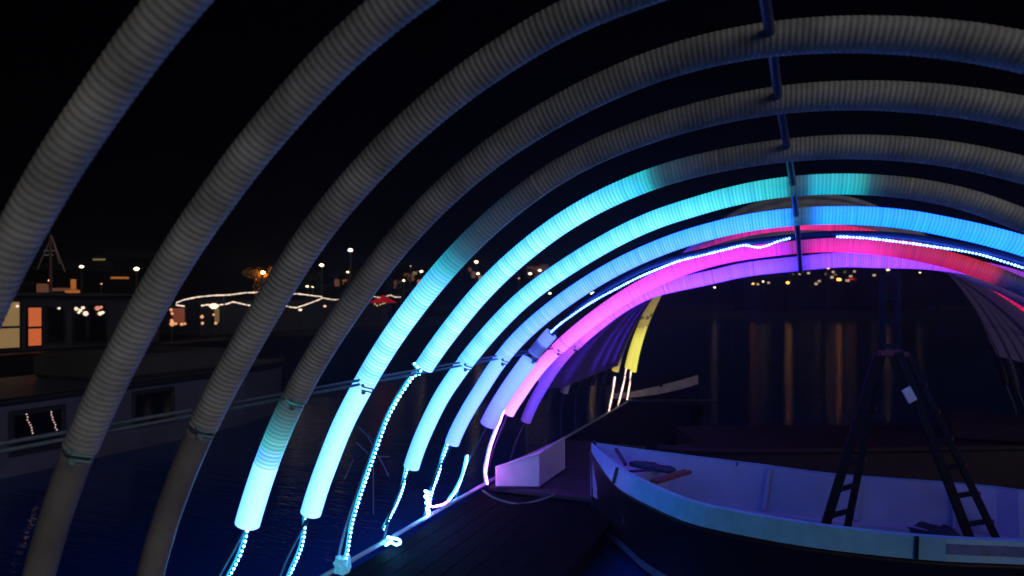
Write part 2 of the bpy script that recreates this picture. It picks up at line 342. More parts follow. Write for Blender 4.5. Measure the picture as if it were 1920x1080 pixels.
# --- arch 6: duct ends at the tie rod, bare strip and pole below
r = arch_root(6); pl = phi_of(6, 797, 688)
st6 = stops(6, [(797, 688, (70, 215, 235), CYC, 1), (1100, 390, (80, 228, 238), (170, 248, 244), 1), (1180, 352, (45, 215, 225), (90, 235, 235), .95), (1212, 337, (35, 205, 215), (45, 215, 225), .85), (1226, 332, (35, 150, 165), (35, 150, 165), .6), (1245, 326, (35, 100, 125), (35, 100, 125), .35), (1290, 314, (30, 55, 90), (30, 55, 90), .3), (1340, 303, (0, 0, 0), (0, 0, 0), 0)])
pe = phi_of(6, 1345, 302)
duct(6, pl, pe, GL, r, st_=st6); duct(6, pe, R_(58), WH, r)
duct(6, R_(58.6), R_(78), WH, r, ribs=False, R=.063, segs=16, name='sleeve')
Y6 = YK[6]
led_strip([atY(x, y, Y6) for x, y in ((778, 682), (786, 690), (790, 699), (776, 706), (762, 725), (745, 752), (728, 785), (713, 825), (700, 862), (685, 905), (672, 945), (661, 985), (656, 1015), (652, 1040), (645, 1062))], r, M['led_cyan'], step=.034, r=.0090)
MB.build(tubed([atY(x, y, Y6+.03) for x, y in ((800, 672), (762, 715), (722, 785), (690, 870), (658, 960), (640, 1020), (632, 1060))], .014), 'inner_pole', M['palepole'], r, smooth=True)
def crumple(c, R, H, n=14, rows=5, seed=1):
    rnd = random.Random(seed); vs = []; fs = []
    for j in range(rows):
        for i in range(n):
            a = 2*math.pi*i/n; q = R*(.75+.5*rnd.random())*(1-.25*abs(j/(rows-1)-.5)); vs.append(Vector(c)+Vector((q*math.cos(a), q*math.sin(a), H*(j/(rows-1)-.5)+.01*rnd.random())))
    for j in range(rows-1):
        for i in range(n): fs.append((j*n+i, j*n+(i+1) % n, (j+1)*n+(i+1) % n, (j+1)*n+i))
    fs.append(tuple(range(n-1, -1, -1))); fs.append(tuple((rows-1)*n+i for i in range(n))); mb = MB(); mb.add(vs, fs); return mb
M['wrap'] = mat('white_tape_wrap', (.6, .75, .8), .6, emit=lin((60, 170, 210)), es=.55, nscale=40, namt=.3, bump=.6)  # emission stands in for strip light shining through the wrap
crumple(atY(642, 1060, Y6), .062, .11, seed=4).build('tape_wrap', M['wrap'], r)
# --- arch 7
r = arch_root(7); jl = phi_of(7, 872, 682)
LB, LBC = (95, 215, 240), (180, 245, 250)
st7 = stops(7, [(771, 875, LB, (175, 238, 248), 1), (1000, 545, (85, 220, 240), (180, 248, 248), 1), (1200, 424, (80, 225, 235), (150, 245, 240), 1), (1320, 383, (45, 218, 225), (110, 240, 235), 1), (1440, 355, (35, 205, 215), (60, 225, 225), .95), (1472, 351, (30, 190, 205), (40, 200, 210), .85), (1482, 350, (20, 120, 140), (20, 120, 140), .5), (1492, 348, (20, 70, 100), (20, 70, 100), .5), (1510, 347, (20, 110, 145), (20, 110, 145), .7), (1530, 346, (20, 190, 215), (25, 200, 225), .85), (1590, 346, (15, 195, 210), (20, 205, 215), .85), (1618, 347, (20, 175, 180), (20, 175, 180), .7), (1634, 347, (25, 110, 125), (25, 110, 125), .45), (1660, 349, (25, 45, 65), (25, 45, 65), .3), (1700, 353, (0, 0, 0), (0, 0, 0), 0)])
pe = phi_of(7, 1705, 354)
duct(7, jl, pe, GL, r, st_=st7, segs=18); duct(7, pe, R_(58), WH, r, segs=18)
duct(7, phi_of(7, 771, 876), jl-R_(.5), GL, r, ribs=False, R=.066, segs=20, st_=st7, name='sleeve')
duct(7, R_(58.6), R_(78), WH, r, ribs=False, R=.063, segs=16, name='sleeve')
clamp(7, r, math.degrees(jl), 1.0); foot_pole(7, r, phi_of(7, 771, 876))
led_strip([atY(x, y, YK[7]) for x, y in ((766, 868), (763, 885), (757, 912), (748, 938), (735, 965), (721, 992))], r, M['led_cyan'], step=.030, r=.009)
led_strip([atY(x, y, YK[7]-.02) for x, y in ((728, 1007), (738, 1009), (749, 1012), (751, 1018), (743, 1021), (736, 1017), (733, 1012), (730, 1018), (724, 1022))], r, M['led_cyan'], step=.012, r=.010, back=False)
# --- arch 8
r = arch_root(8); jl = phi_of(8, 940, 672)
st8 = stops(8, [(847, 831, (100, 190, 245), (165, 225, 250), 1), (960, 645, (100, 190, 250), (165, 225, 252), 1), (1091, 540, (90, 190, 248), (145, 212, 252), 1), (1320, 437, (60, 190, 248), (110, 212, 250), 1), (1440, 412, (50, 190, 245), (85, 212, 248), 1), (1478, 408, (40, 170, 235), (50, 185, 240), .9), (1490, 406, (25, 110, 175), (25, 110, 175), .6), (1503, 405, (20, 75, 135), (20, 75, 135), .6), (1520, 404, (20, 125, 200), (20, 125, 200), .8), (1545, 404, (28, 180, 245), (40, 190, 250), 1), (1700, 412, (22, 180, 248), (40, 195, 250), 1), (1920, 461, (22, 190, 250), (50, 200, 252), 1), (2300, 620, (20, 150, 240), (20, 150, 240), .9)])
duct(8, jl, R_(58), GL, r, st_=st8, segs=18)
duct(8, phi_of(8, 847, 831), jl-R_(.5), GL, r, ribs=False, R=.066, segs=20, st_=st8, name='sleeve')
duct(8, R_(58.6), R_(78), GL, r, ribs=False, R=.063, segs=16, st_=st8, name='sleeve')
clamp(8, r, math.degrees(jl), 1.1); foot_pole(8, r, phi_of(8, 847, 831))
Y8 = YK[8]
led_strip([atY(x, y, Y8) for x, y in ((842, 828), (834, 850), (827, 875), (819, 900), (812, 920), (806, 945), (801, 968))], r, M['led_blue2'], step=.034, r=.0095)
led_strip([atY(x, y, Y8-.03) for x, y in ((798, 921), (805, 925), (797, 931), (806, 936), (799, 942), (807, 948), (800, 954), (806, 960), (801, 968))], r, M['led_blue2'], step=.014, r=.012, back=False)
led_strip([atY(x, y, Y8+.02) for x, y in ((812, 950), (822, 948), (832, 945), (841, 939))], r, M['led_pink'], step=.016, r=.009, back=False)
# --- arch 9: no duct; pole and open strip, short coupling, lilac sleeve
r = arch_root(9); Y9 = YK[9]
mb = MB(); mb.tube([ctr(9, phi_of(9, 1012, 648)+(R_(60)-phi_of(9, 1012, 648))*i/70) for i in range(71)], .030, 10); mb.build('inner_pole', mat('navy_pole', (.03, .06, .16), .35), r, smooth=True)
st9 = stops(9, [(914, 796, (120, 110, 240), (150, 140, 250), .9), (940, 748, (125, 150, 245), (150, 185, 250), 1), (993, 678, (120, 175, 245), (150, 205, 250), 1), (1002, 662, (60, 75, 190), (70, 90, 200), .6), (1014, 645, (50, 60, 170), (60, 70, 180), .6), (1016, 643, (105, 130, 225), (130, 160, 235), .9), (1035, 624, (110, 140, 225), (125, 160, 235), .9)])
duct(9, phi_of(9, 914, 796), phi_of(9, 994, 677), GL, r, ribs=False, R=.080, segs=20, st_=st9, name='sleeve')
duct(9, phi_of(9, 1001, 664), phi_of(9, 1034, 625), GL, r, ribs=False, R=.066, segs=20, st_=st9, name='coupling')
clamp(9, r, math.degrees(phi_of(9, 998, 670)), 1.1); foot_pole(9, r, phi_of(9, 914, 796))
tl = [(1034, 622), (1050, 608), (1065, 597), (1095, 576), (1125, 558), (1155, 542), (1200, 519), (1260, 494), (1290, 485), (1320, 478), (1360, 468), (1395, 460), (1412, 463), (1425, 464), (1440, 460), (1458, 453), (1480, 447)]
led_strip([atY(x, y, Y9-.03) for x, y in tl], r, M['led_blue'], step=.024, r=.0105, back=False)
tr = [(1570, 444), (1600, 445), (1640, 448), (1680, 453), (1720, 458), (1760, 464), (1800, 470), (1840, 478), (1880, 490), (1920, 503), (1980, 525), (2060, 565)]
led_strip([atY(x, y, Y9-.03) for x, y in tr], r, M['led_blue'], step=.024, r=.0105, back=False)
led_strip([atY(x, y, Y9) for x, y in ((877, 855), (874, 872), (869, 892), (861, 910), (853, 924), (842, 938))], r, M['led_blue2'], step=.024, r=.011)
# --- arch 10
r = arch_root(10); jl = phi_of(10, 1045, 656)
PK = (245, 100, 235)
st10 = stops(10, [(952, 775, (235, 150, 250), (255, 205, 255), 1), (1010, 690, (240, 130, 245), (255, 185, 255), 1), (1045, 656, (235, 100, 225), (250, 150, 235), .95), (1100, 605, (245, 110, 235), (252, 150, 245), 1), (1200, 540, (240, 80, 225), (250, 115, 240), 1), (1320, 490, (235, 60, 225), (248, 85, 238), 1), (1440, 467, (230, 50, 215), (250, 70, 240), 1), (1485, 462, (190, 40, 180), (200, 45, 195), .8), (1502, 461, (140, 35, 150), (140, 35, 150), .7), (1530, 459, (215, 40, 170), (240, 45, 190), .95), (1620, 461, (220, 40, 165), (250, 55, 200), 1), (1700, 467, (200, 18, 90), (215, 22, 100), .9), (1800, 480, (205, 15, 45), (212, 18, 52), .85), (1870, 493, (205, 25, 40), (205, 25, 40), .8), (1895, 500, (90, 15, 30), (90, 15, 30), .4), (1920, 506, (0, 0, 0), (0, 0, 0), 0)])
duct(10, jl, R_(58), M['glowd'], r, R=.077, st_=st10, segs=16, pitch=.0233, sub=3)
duct(10, phi_of(10, 952, 775), jl-R_(.5), M['glowd'], r, ribs=False, R=.066, segs=20, st_=st10, name='sleeve')
duct(10, R_(58.6), R_(78), WH, r, ribs=False, R=.063, segs=16, name='sleeve')
clamp(10, r, math.degrees(jl), 1.0); foot_pole(10, r, phi_of(10, 952, 775))
led_strip([atY(x, y, YK[10]-.18) for x, y in ((945, 770), (938, 790), (929, 812), (920, 838), (914, 865), (911, 885), (914, 906))], r, M['led_pink'], step=.026, r=.012)
# --- arch 11
r = arch_root(11); jl = phi_of(11, 1077, 650)
st11 = stops(11, [(985, 790, (75, 45, 170), (90, 60, 200), .8), (1010, 740, (85, 50, 200), (100, 65, 230), .9), (1040, 690, (105, 55, 220), (130, 70, 235), 1), (1072, 655, (190, 65, 215), (205, 80, 225), .95), (1100, 625, (215, 75, 230), (240, 120, 240), 1), (1200, 555, (215, 85, 240), (235, 110, 245), 1), (1320, 523, (190, 90, 248), (215, 110, 252), 1), (1440, 503, (165, 85, 248), (185, 105, 252), 1), (1488, 497, (125, 70, 235), (135, 80, 240), .9), (1503, 496, (90, 50, 190), (95, 55, 195), .85), (1525, 494, (150, 75, 240), (165, 85, 250), 1), (1620, 491, (185, 85, 248), (205, 95, 250), 1), (1800, 498, (170, 60, 220), (190, 70, 232), 1), (1920, 528, (150, 50, 200), (170, 55, 215), .9), (2100, 600, (120, 40, 170), (120, 40, 170), .7)])
duct(11, jl, R_(58), M['glowd'], r, R=.078, st_=st11, segs=16, sub=3)
duct(11, phi_of(11, 985, 790), jl-R_(.5), M['glowd'], r, ribs=False, R=.064, segs=18, st_=st11, name='sleeve')
duct(11, R_(58.6), R_(78), WH, r, ribs=False, R=.063, segs=16, name='sleeve')
clamp(11, r, math.degrees(jl), 1.0); foot_pole(11, r, phi_of(11, 985, 790))
# --- arches 12-20 beyond
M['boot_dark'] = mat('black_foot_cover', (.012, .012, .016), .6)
YE, YEC = (225, 205, 62), (248, 240, 100)
Z0 = (0, 0, 0)
for k in range(12, 21):
    r = arch_root(k); kw = dict(segs=14, pitch=.0466, sub=3); e = R_(-78)
    if k == 14:
        s14 = [(R_(-70), Z0, Z0), (R_(-38), lin((60, 8, 60)), lin((60, 8, 60))), (R_(-22), lin((170, 20, 120)), lin((190, 30, 140))), (R_(-4), lin((235, 25, 140)), lin((245, 35, 150))), (R_(8), lin((240, 25, 100)), lin((250, 30, 110))), (R_(25), lin((225, 15, 45)), lin((235, 20, 55))), (R_(45), lin((235, 20, 70)), lin((250, 30, 90))), (R_(62), lin((200, 15, 50)), lin((220, 20, 60)))]
        duct(k, R_(-57), R_(58), M['glowd'], r, st_=s14, **kw)
        duct(k, e, R_(-57.5), WH, r, ribs=False, R=.063, segs=12, name='sleeve')
    elif k >= 18:
        ph = {18: R_(-76.5), 19: phi_of(19, 1175, 690), 20: phi_of(20, 1187, 697)}[k]; e = ph
        j = phi_of(20, 1207, 607)
        b_ = {18: .35, 19: .95, 20: 1}[k]
        sY = [(ph, *[tuple(v*b_ for v in lin(c)) for c in (YE, YEC)]), (j-R_(4), *[tuple(v*b_ for v in lin(c)) for c in (YE, YEC)]), (j+R_(.5), *[tuple(v*b_*.75 for v in lin(c)) for c in ((185, 150, 55), (205, 175, 80))]), (R_(-44), *[tuple(v*b_*.5 for v in lin(c)) for c in ((150, 110, 40), (160, 125, 60))]), (R_(-36), Z0, Z0)]
        if k == 18: sY = [(ph, lin((190, 165, 60)), lin((215, 190, 90))), (ph+R_(3), lin((120, 105, 50)), lin((130, 110, 60))), (ph+R_(5.5), Z0, Z0)]
        duct(k, j, R_(-35), GL, r, st_=sY, **kw); duct(k, R_(-35), R_(58), WH, r, **kw)
        duct(k, ph, j-R_(.4), GL, r, ribs=False, R=.064, segs=14, st_=sY, name='sleeve')
        px0, py0, px1, py1 = {18: (1153, 708, 1142, 769), 19: (1175, 690, 1159, 759), 20: (1183, 698, 1176, 748)}[k]
        led_strip([atY(px0, py0, YK[k]), atY((px0+px1)/2+1, (py0+py1)/2, YK[k]), atY(px1, py1, YK[k])], r, M['led_warm'], step=.035, r=.018, back=False)
    else:
        vi = [tuple(v*(1.2 if k == 12 else 3.4) for v in lin(c_)) for c_ in ((70, 40, 165), (82, 48, 185))]  # violet glow added to these legs to light the film from behind
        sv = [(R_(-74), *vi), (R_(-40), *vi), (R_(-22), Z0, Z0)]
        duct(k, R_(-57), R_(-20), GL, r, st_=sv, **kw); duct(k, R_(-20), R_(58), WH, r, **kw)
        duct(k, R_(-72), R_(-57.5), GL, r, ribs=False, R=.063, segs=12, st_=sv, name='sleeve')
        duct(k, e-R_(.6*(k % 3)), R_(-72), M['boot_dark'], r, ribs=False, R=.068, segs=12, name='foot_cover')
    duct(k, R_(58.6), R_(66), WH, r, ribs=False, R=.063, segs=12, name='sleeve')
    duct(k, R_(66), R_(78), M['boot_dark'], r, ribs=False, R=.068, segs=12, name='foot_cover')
    clamp(k, r, -57.2, 1.4); foot_pole(k, r, e, r=.016)
# pale film stretched over the far arches, violet light put into its colour
m = mat('stretched_film', (.30, .22, .45), .5, nscale=1.5, namt=.25); n = m.node_tree.nodes; l = m.node_tree.links
tr_ = n.new('ShaderNodeBsdfTranslucent'); tr_.inputs[0].default_value = (.7, .6, .9, 1); mx = n.new('ShaderNodeMixShader'); mx.inputs[0].default_value = .6
l.new(n['Principled BSDF'].outputs[0], mx.inputs[1]); l.new(tr_.outputs[0], mx.inputs[2]); l.new(mx.outputs[0], n['Material Output'].inputs[0])
mb = MB(); rows = []
ks = [i/20 for i in range(21)]
for off in (-.20, -.196):
    for uf in (ks if off == -.20 else ks[::-1]):
        row = []
        for j in range(57):
            ph = R_(-74+142*j/56); kst = 12.05+2.35*min(1, max(0, (math.degrees(ph)+32)/22)); kf = kst+(17.7+1.9*min(1, max(0, (math.degrees(ph)-8)/20))-kst)*uf; k0 = min(19, int(kf)); t_ = kf-k0
            ra = prof(k0, ph)*(1-t_)+prof(k0+1, ph)*t_
            ra += off*(.35+.65*min(1, uf*6))*(1-.6*uf)+.008*math.sin(math.pi*t_); row.append(Vector((ra*math.sin(ph), YK[12]+(kf-12)*.67354, ZC+ra*math.cos(ph))))
        rows.append(row)
rows.append(rows[0]); n_ = len(rows[0]); vs = [v for r0 in rows for v in r0]
mb.add(vs, [(j*n_+i, j*n_+i+1, (j+1)*n_+i+1, (j+1)*n_+i) for j in range(len(rows)-1) for i in range(n_-1)])
mb.build('film_cover', m, label='smooth pale film lining the far arches, dim purple, left of the yellow leg', category='cover', smooth=True)
# ------------------------------------------------------------------ rods and rails of the frame
def rod(P, r, label, name='tie_rod', m=None, twin=0):
    mb = MB(); mb.tube(P, r, 8)
    if twin: mb.tube([Vector(p)+Vector((0, 0, twin)) for p in P], r, 8)
    return mb.build(name, m or M['steel'], label=label, category='rod', smooth=True)
rod([Vector((-2.52, .6, EYE-.51)), Vector((-2.52, 5, EYE-.512)), Vector((-2.45, 7.7, EYE-.50)), Vector((-2.62, 10, EYE-.35)), Vector((-2.8, 13.75, EYE-.30))], .009, 'twin steel side rod crossing the left legs of the arches at their joints', twin=.026)
tx = {4: -.112, 5: -.103, 6: -.074, 7: -.052, 8: -.037, 9: -.025, 10: -.018, 11: -.01}
tp = [Vector((-.14, .9, ctr(1, 0).z+.02)), Vector((-.13, 2.3, ctr(3, -.04).z+.02))]
for k in range(4, 12): tp.append(Vector((tx[k], YK[k], ctr(k, math.atan2(tx[k], 2.6)).z+{9: -.03, 10: -.085, 11: -.085}.get(k, .0))))
rod(tp, .021, 'dark blue ridge rod linking the tops of the arches', m=mat('ridge_rod_paint', (.06, .09, .2), .4))
rod([Vector((-3.27, .4, ZC)), Vector((-3.27, 14.2, ZC))], .019, 'pale base rail along the left feet of the arches at deck height', name='base_rail', m=mat('pale_rail_paint', (.5, .6, .7), .4))
rod([Vector((3.27, .4, ZC)), Vector((3.27, 14.2, ZC))], .019, 'base rail along the right feet of the arches, beyond the work boat', name='base_rail')
rod([Vector((2.52, .6, EYE-.51)), Vector((2.52, 8, EYE-.5)), Vector((2.8, 13.75, EYE-.3))], .012, 'side rod crossing the right legs of the arches')
# ------------------------------------------------------------------ pontoon and platform
M['deckdark'] = mat('tarred_deck', (.005, .005, .006), .85, nscale=4, namt=.5, bump=.3, spec=.02)
M['deck2'] = mat('worn_deck', (.06, .04, .055), .7, nscale=5, namt=.5, bump=.3)
zd = ZC-.05
t = thing('pontoon', (-2.5, 3.2, 0), 'black tarred floating pontoon along the base rail in the lower left', 'pontoon')
mb = MB()
for i in range(9): mb.box((-3.25+.09+i*.176+.0, 3.0, zd-.03), (.1745, 7.6, .05), bev=.006)
mb.build('deck', M['deckdark'], t)
mb = MB(); mb.box((-2.5, 3.0, (zd-.07)/2-.1), (1.5, 7.5, zd+.1), bev=.03); mb.build('float', M['deckdark'], t)
mb = MB(); mb.box((3.5, 6.5, (zd-.07)/2-.1), (.6, 15, zd+.1), bev=.03); mb.build('pontoon', M['deckdark'], label='narrow dark pontoon under the right feet of the arches', category='pontoon')
pa = atZ(903, 918, zd+.03); pb = atZ(1116, 925, zd+.03)
t = thing('platform', ((pa.x+pb.x)/2, pa.y+1, 0), 'low worn platform lit purple, carrying the white box', 'platform')
cx = (pa.x+pb.x)/2; wd = pb.x-pa.x; y0 = (pa.y+pb.y)/2
mb = MB()
for i in range(14): mb.box((cx, y0+.1+i*.2, zd-.0), (wd, .19, .05), bev=.006)
mb.build('deck', M['deck2'], t)
mb = MB(); mb.box((cx, y0+1.4, zd-.12), (wd-.1, 2.7, .18), bev=.02); mb.build('frame', M['deckdark'], t)
mb = MB(); mb.box((-2.6, 11.2, zd-.1), (1.6, 5.8, .2), bev=.02); mb.build('landing_stage', M['deckdark'], label='dark landing stage behind the white box, under the yellow arch feet', category='landing stage')
# white box
zb = zd+.026
f0 = atZ(929, 915, zb); f1 = atZ(1011, 916, zb); s1 = atZ(1059, 882, zb)
def top_at(p, px, py):
    r_ = ray(px, py); k_ = math.hypot(p.x, p.y)/math.hypot(r_.x, r_.y); return Vector((p.x, p.y, EYE+r_.z*k_))
T0 = top_at(f0, 929, 876); T1 = top_at(f1, 1011, 850); T2 = top_at(s1, 1059, 820); f3 = f0+(s1-f1); T3 = Vector((f3.x, f3.y, T0.z-.05))
t = thing('crate', (f0+s1)/2, 'white painted open box with a slanting rim, glowing pink beside the strip feet', 'box')
M['boxw'] = mat('white_box_paint', (.8, .74, .8), .5, nscale=6, namt=.15)
def panel(name, a, b, c, d, th, m, parent):
    n = (b-a).cross(d-a).normalized()*th; mb = MB(); V = [a, b, c, d, a+n, b+n, c+n, d+n]
    mb.add(V, [(0, 1, 2, 3), (7, 6, 5, 4), (0, 4, 5, 1), (1, 5, 6, 2), (2, 6, 7, 3), (3, 7, 4, 0)]); return mb.build(name, m, parent)
panel('side_panel', f0, f1, T1, T0, -.02, M['boxw'], t); panel('side_panel', f1, s1, T2, T1, -.02, M['boxw'], t)
panel('side_panel', f3, f0, T0, T3, -.02, M['boxw'], t); panel('side_panel', s1, f3, T3, T2, -.02, M['boxw'], t)
panel('base', f0, f3, s1, f1, -.015, M['boxw'], t)
up_ = Vector((0, 0, .012)); ny = Vector((0, -.012, 0))
for a_, b_ in ((f0, f1), (f1, s1)): mb = MB(); mb.beam(a_+up_+ny*.6, b_+up_+ny*.6, .02, .024, bev=.003); mb.build('skid', M['frame_dark'] if 'frame_dark' in M else M['pole'], t)
for a_, b_ in ((T0, T1), (T1, T2)): mb = MB(); mb.beam(a_+ny*.3, b_+ny*.3, .03, .018, bev=.004); mb.build('rim', M['boxw'], t)
# mooring line hanging off the platform edge
mb = MB(); P = [atZ(905, 920, zd+.03), atD(930, 935, 7.1), atD(975, 945, 7.1), atD(1020, 935, 7.2), atD(1045, 925, 7.4)]
mb.tube(spline(P, 8), .011, 6); mb.build('mooring_line', mat('rope_grey', (.2, .2, .18), .8), label='slack rope looping along the edge of the purple platform', category='rope', smooth=True)
# a tangle of twigs and cable ends behind the long bare strip
M['twig'] = mat('pale_cane', (.12, .2, .3), .6)
mb = MB()
for a, b in (((672, 800), (690, 818)), ((690, 818), (716, 868)), ((707, 856), (730, 856)), ((712, 858), (729, 893)), ((662, 862), (646, 898)), ((668, 830), (690, 850)), ((700, 825), (690, 812))):
    mb.tube([atY(*a, 6.0)+Vector((0, .0, 0)), atY(*b, 6.1)], .005, 5)
mb.tube([atY(700, 870, 6.0), atY(700, 940, 6.05), Vector((atY(700, 985, 6.1).x, 6.1, .1))], .006, 5)
mb.build('withered_reeds', M['twig'], label='thin bare reed stems leaning behind the long bare strip', category='plant')
# ------------------------------------------------------------------ work boat (right foreground)
M['gun'] = mat('white_paint_blue_lit', (.26, .66, .92), .4, nscale=7, namt=.2)  # blue LED spill put into the white gunwale colour
M['gunin'] = mat('inner_paint_violet_lit', (.42, .42, .72), .5, nscale=1.2, namt=.18)  # blue-violet LED light put into the inner wall colour
M['hull'] = mat('black_hull_paint', (.012, .014, .018), .35, nscale=5, namt=.5)
M['boot'] = mat('boot_stripe_paint', (.35, .38, .5), .5, nscale=6, namt=.25)
M['floor'] = mat('brown_boat_floor', (.09, .05, .045), .7, nscale=6, namt=.5)
gz = lambda x: EYE-1.44-.10*min(1, max(0, (x-1108)/500))
Np = [(1108, 829), (1124, 846), (1167, 883), (1233, 916), (1299, 942), (1386, 961), (1517, 983), (1649, 999), (1780, 1010), (1920, 1016)]
Fp = [(1108, 829), (1150, 835), (1198, 841), (1299, 854), (1430, 870), (1561, 887), (1762, 902), (1867, 911), (1920, 918)]
N3 = [atZ(x, y, gz(x)) for x, y in Np]; F3 = [atZ(x, y, gz(x)) for x, y in Fp]
dn = (N3[-1]-N3[-3]).normalized(); df = (F3[-1]-F3[-4]).normalized(); dm = (dn+df).normalized()
for i in range(1, 5): N3.append(N3[-1]+(dn*(1-i/4)+dm*(i/4)).normalized()*.6)
tgt = N3[-1]+Vector((-dm.y, dm.x, 0))*1.5
while (F3[-1]-N3[-1]).dot(dm) < -.3: F3.append(F3[-1]+(tgt-F3[-1]).normalized()*.5)
NS = 40
N3 = resample(spline(N3, 6), n=NS); F3 = resample(spline(F3, 6), n=NS)
t = thing('work_boat', (N3[NS//2]+F3[NS//2])/2*1.0, 'open work boat with a pale gunwale and black hull, bow pointing left', 'boat'); t.location.z = 0
def strip_faces(rows, close=False):
    n = len(rows[0]); vs = [v for r_ in rows for v in r_]; fs = []
    for j in range(len(rows)-1):
        for i in range(n-1): fs.append((j*n+i, j*n+i+1, (j+1)*n+i+1, (j+1)*n+i))
    return vs, fs
def bw(i): # blend toward other side near bow
    return min(1, i/6)
inN = [(F3[i]-N3[i]).normalized() if i else Vector((1, 0, 0)) for i in range(NS)]
hgt = [.085+.055*min(1, i/7)-.03*max(0, (i-16)/24) for i in range(NS)]
def side(A, sg, nm):
    out = [A[i] for i in range(NS)]
    low = [A[i]-inN[i]*sg*.055*bw(i)+Vector((0, 0, -hgt[i])) for i in range(NS)]
    topin = [A[i]+inN[i]*sg*.05*bw(i)+Vector((0, 0, .004)) for i in range(NS)]
    lowin = [low[i]+inN[i]*sg*.035*bw(i) for i in range(NS)]
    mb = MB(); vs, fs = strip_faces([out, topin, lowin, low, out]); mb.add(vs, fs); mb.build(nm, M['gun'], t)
    hu = [A[i]-inN[i]*sg*.02*bw(i)+Vector((0, 0, -hgt[i]+.01)) for i in range(NS)]
    wt = [A[i]+inN[i]*sg*(.03+.16*bw(i))+Vector((.03*(1-bw(i)), 0, 0)) for i in range(NS)]
    h1 = [Vector((a.x+(b.x-a.x)*.45, a.y+(b.y-a.y)*.45, .5)) for a, b in zip(hu, wt)]
    h2 = [Vector((b.x, b.y, .13)) for b in wt]; h3 = [Vector((b.x, b.y, .055))+inN[i]*sg*.012 for i, b in enumerate(wt)]; h4 = [Vector((b.x, b.y, -.3))+inN[i]*sg*.25*bw(i) for i, b in enumerate(wt)]
    mb = MB(); vs, fs = strip_faces([hu, h1, h2]); mb.add(vs, fs, 0); vs, fs = strip_faces([h3, h4]); mb.add(vs, fs, 0)
    mb.build('hull_side', M['hull'], t, smooth=True)
    mb = MB(); vs, fs = strip_faces([[v-inN[i]*sg*.004 for i, v in enumerate(h2)], [v-inN[i]*sg*.004 for i, v in enumerate(h3)]]); mb.add(vs, fs); mb.build('boot_stripe', M['boot'], t, smooth=True)
    # inner wall
    zf = .36
    wi = [topin[i]+inN[i]*sg*.004+Vector((0, 0, -.006)) for i in range(NS)]
    wj = [Vector((wi[i].x, wi[i].y, zf+.10))+inN[i]*sg*(.14)*bw(i) for i in range(NS)]
    wk = [Vector((wj[i].x, wj[i].y, zf+.095))+inN[i]*sg*.07*bw(i) for i in range(NS)]
    wl = [Vector((wk[i].x, wk[i].y, zf))+inN[i]*sg*.03*bw(i) for i in range(NS)]
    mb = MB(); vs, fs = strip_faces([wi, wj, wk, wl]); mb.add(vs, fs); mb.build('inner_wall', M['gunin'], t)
    return wl
l1 = side(N3, 1, 'gunwale'); l2 = side(F3, -1, 'gunwale')
mb = MB(); vs, fs = strip_faces([[v+Vector((0, 0, .004)) for v in l1], [v+Vector((0, 0, .004)) for v in l2]]); mb.add(vs, fs); mb.build('floor', M['floor'], t)
nb = min(range(NS), key=lambda q: abs(F3[q].x-atD(1300, 900, 6.5).x))
mb = MB(); za = .775
ra_ = [Vector((N3[i].x, N3[i].y, za))+inN[i]*.075*bw(i) for i in range(nb)]; rb_ = [Vector((F3[i].x, F3[i].y, za))-inN[i]*.075*bw(i) for i in range(nb)]
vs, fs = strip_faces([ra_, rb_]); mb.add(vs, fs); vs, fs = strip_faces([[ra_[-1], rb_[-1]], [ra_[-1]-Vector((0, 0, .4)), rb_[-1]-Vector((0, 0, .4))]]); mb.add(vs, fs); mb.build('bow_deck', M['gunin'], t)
a, b = N3[-1], F3[-1]
panel('transom', Vector((a.x, a.y, -.2)), Vector((b.x, b.y, -.2)), b+Vector((0, 0, -.01)), a+Vector((0, 0, -.01)), .04, M['hull'], t)
# stem post
mb = MB(); s0 = N3[0]; mb.beam(s0+Vector((.03, 0, .015)), Vector((s0.x+.05, s0.y, -.2)), .05, .06, bev=.01); mb.build('stem', M['hull'], t)
# rubbing strake just below the white band
mb = MB(); mb.tube([N3[i]+inN[i]*(.0)+Vector((0, 0, -hgt[i]-.035)) for i in range(NS)], .018, 8); mb.build('rubbing_strake', mat('dark_rubber', (.03, .02, .022), .6), t, smooth=True)
# seams in the gunwale band and fittings
mb = MB()
for px_ in (1158, 1721):
    i = min(range(NS), key=lambda q: abs(proj_x(N3[q])-px_)) if False else None
def proj_px(v):
    d = v.y*ct-v.x*st; return 960+F*(v.x*ct+v.y*st)/d
for px_, wd_ in ((1159, .035), (1720, .022)):
    i = min(range(1, NS-1), key=lambda q: abs(proj_px(N3[q])-px_)); a, b = (N3[i], N3[i+1]) if proj_px(N3[i]) < px_ else (N3[i-1], N3[i])
    mb = MB(); f_ = (px_-proj_px(a))/(proj_px(b)-proj_px(a)); p = a.lerp(b, f_); d_ = (b-a).normalized(); nn = -inN[i]
    q0 = p+nn*.004; mb.beam(q0+Vector((0, 0, .002)), q0+Vector((0, 0, -hgt[i]+.004))+nn*.058*bw(i), wd_, .014, up=nn)
    mb.build('gunwale_fitting', M['hull'], t)
# faded blue lettering panel on the band, reads only as a blue stripe
i0 = min(range(NS), key=lambda q: abs(proj_px(N3[q])-1760)); mb = MB()
rowa = [N3[i]-inN[i]*(.055*.22)+Vector((0, 0, -hgt[i]*.22)) for i in range(i0, NS)]; rowb = [N3[i]-inN[i]*(.055*.68)+Vector((0, 0, -hgt[i]*.68)) for i in range(i0, NS)]
vs, fs = strip_faces([[v-inN[i0]*.004 for v in rowa], [v-inN[i0]*.004 for v in rowb]]); mb.add(vs, fs); mb.build('painted_stripe', mat('blue_stripe_paint', (.10, .14, .42), .5, nscale=9, namt=.5), t)
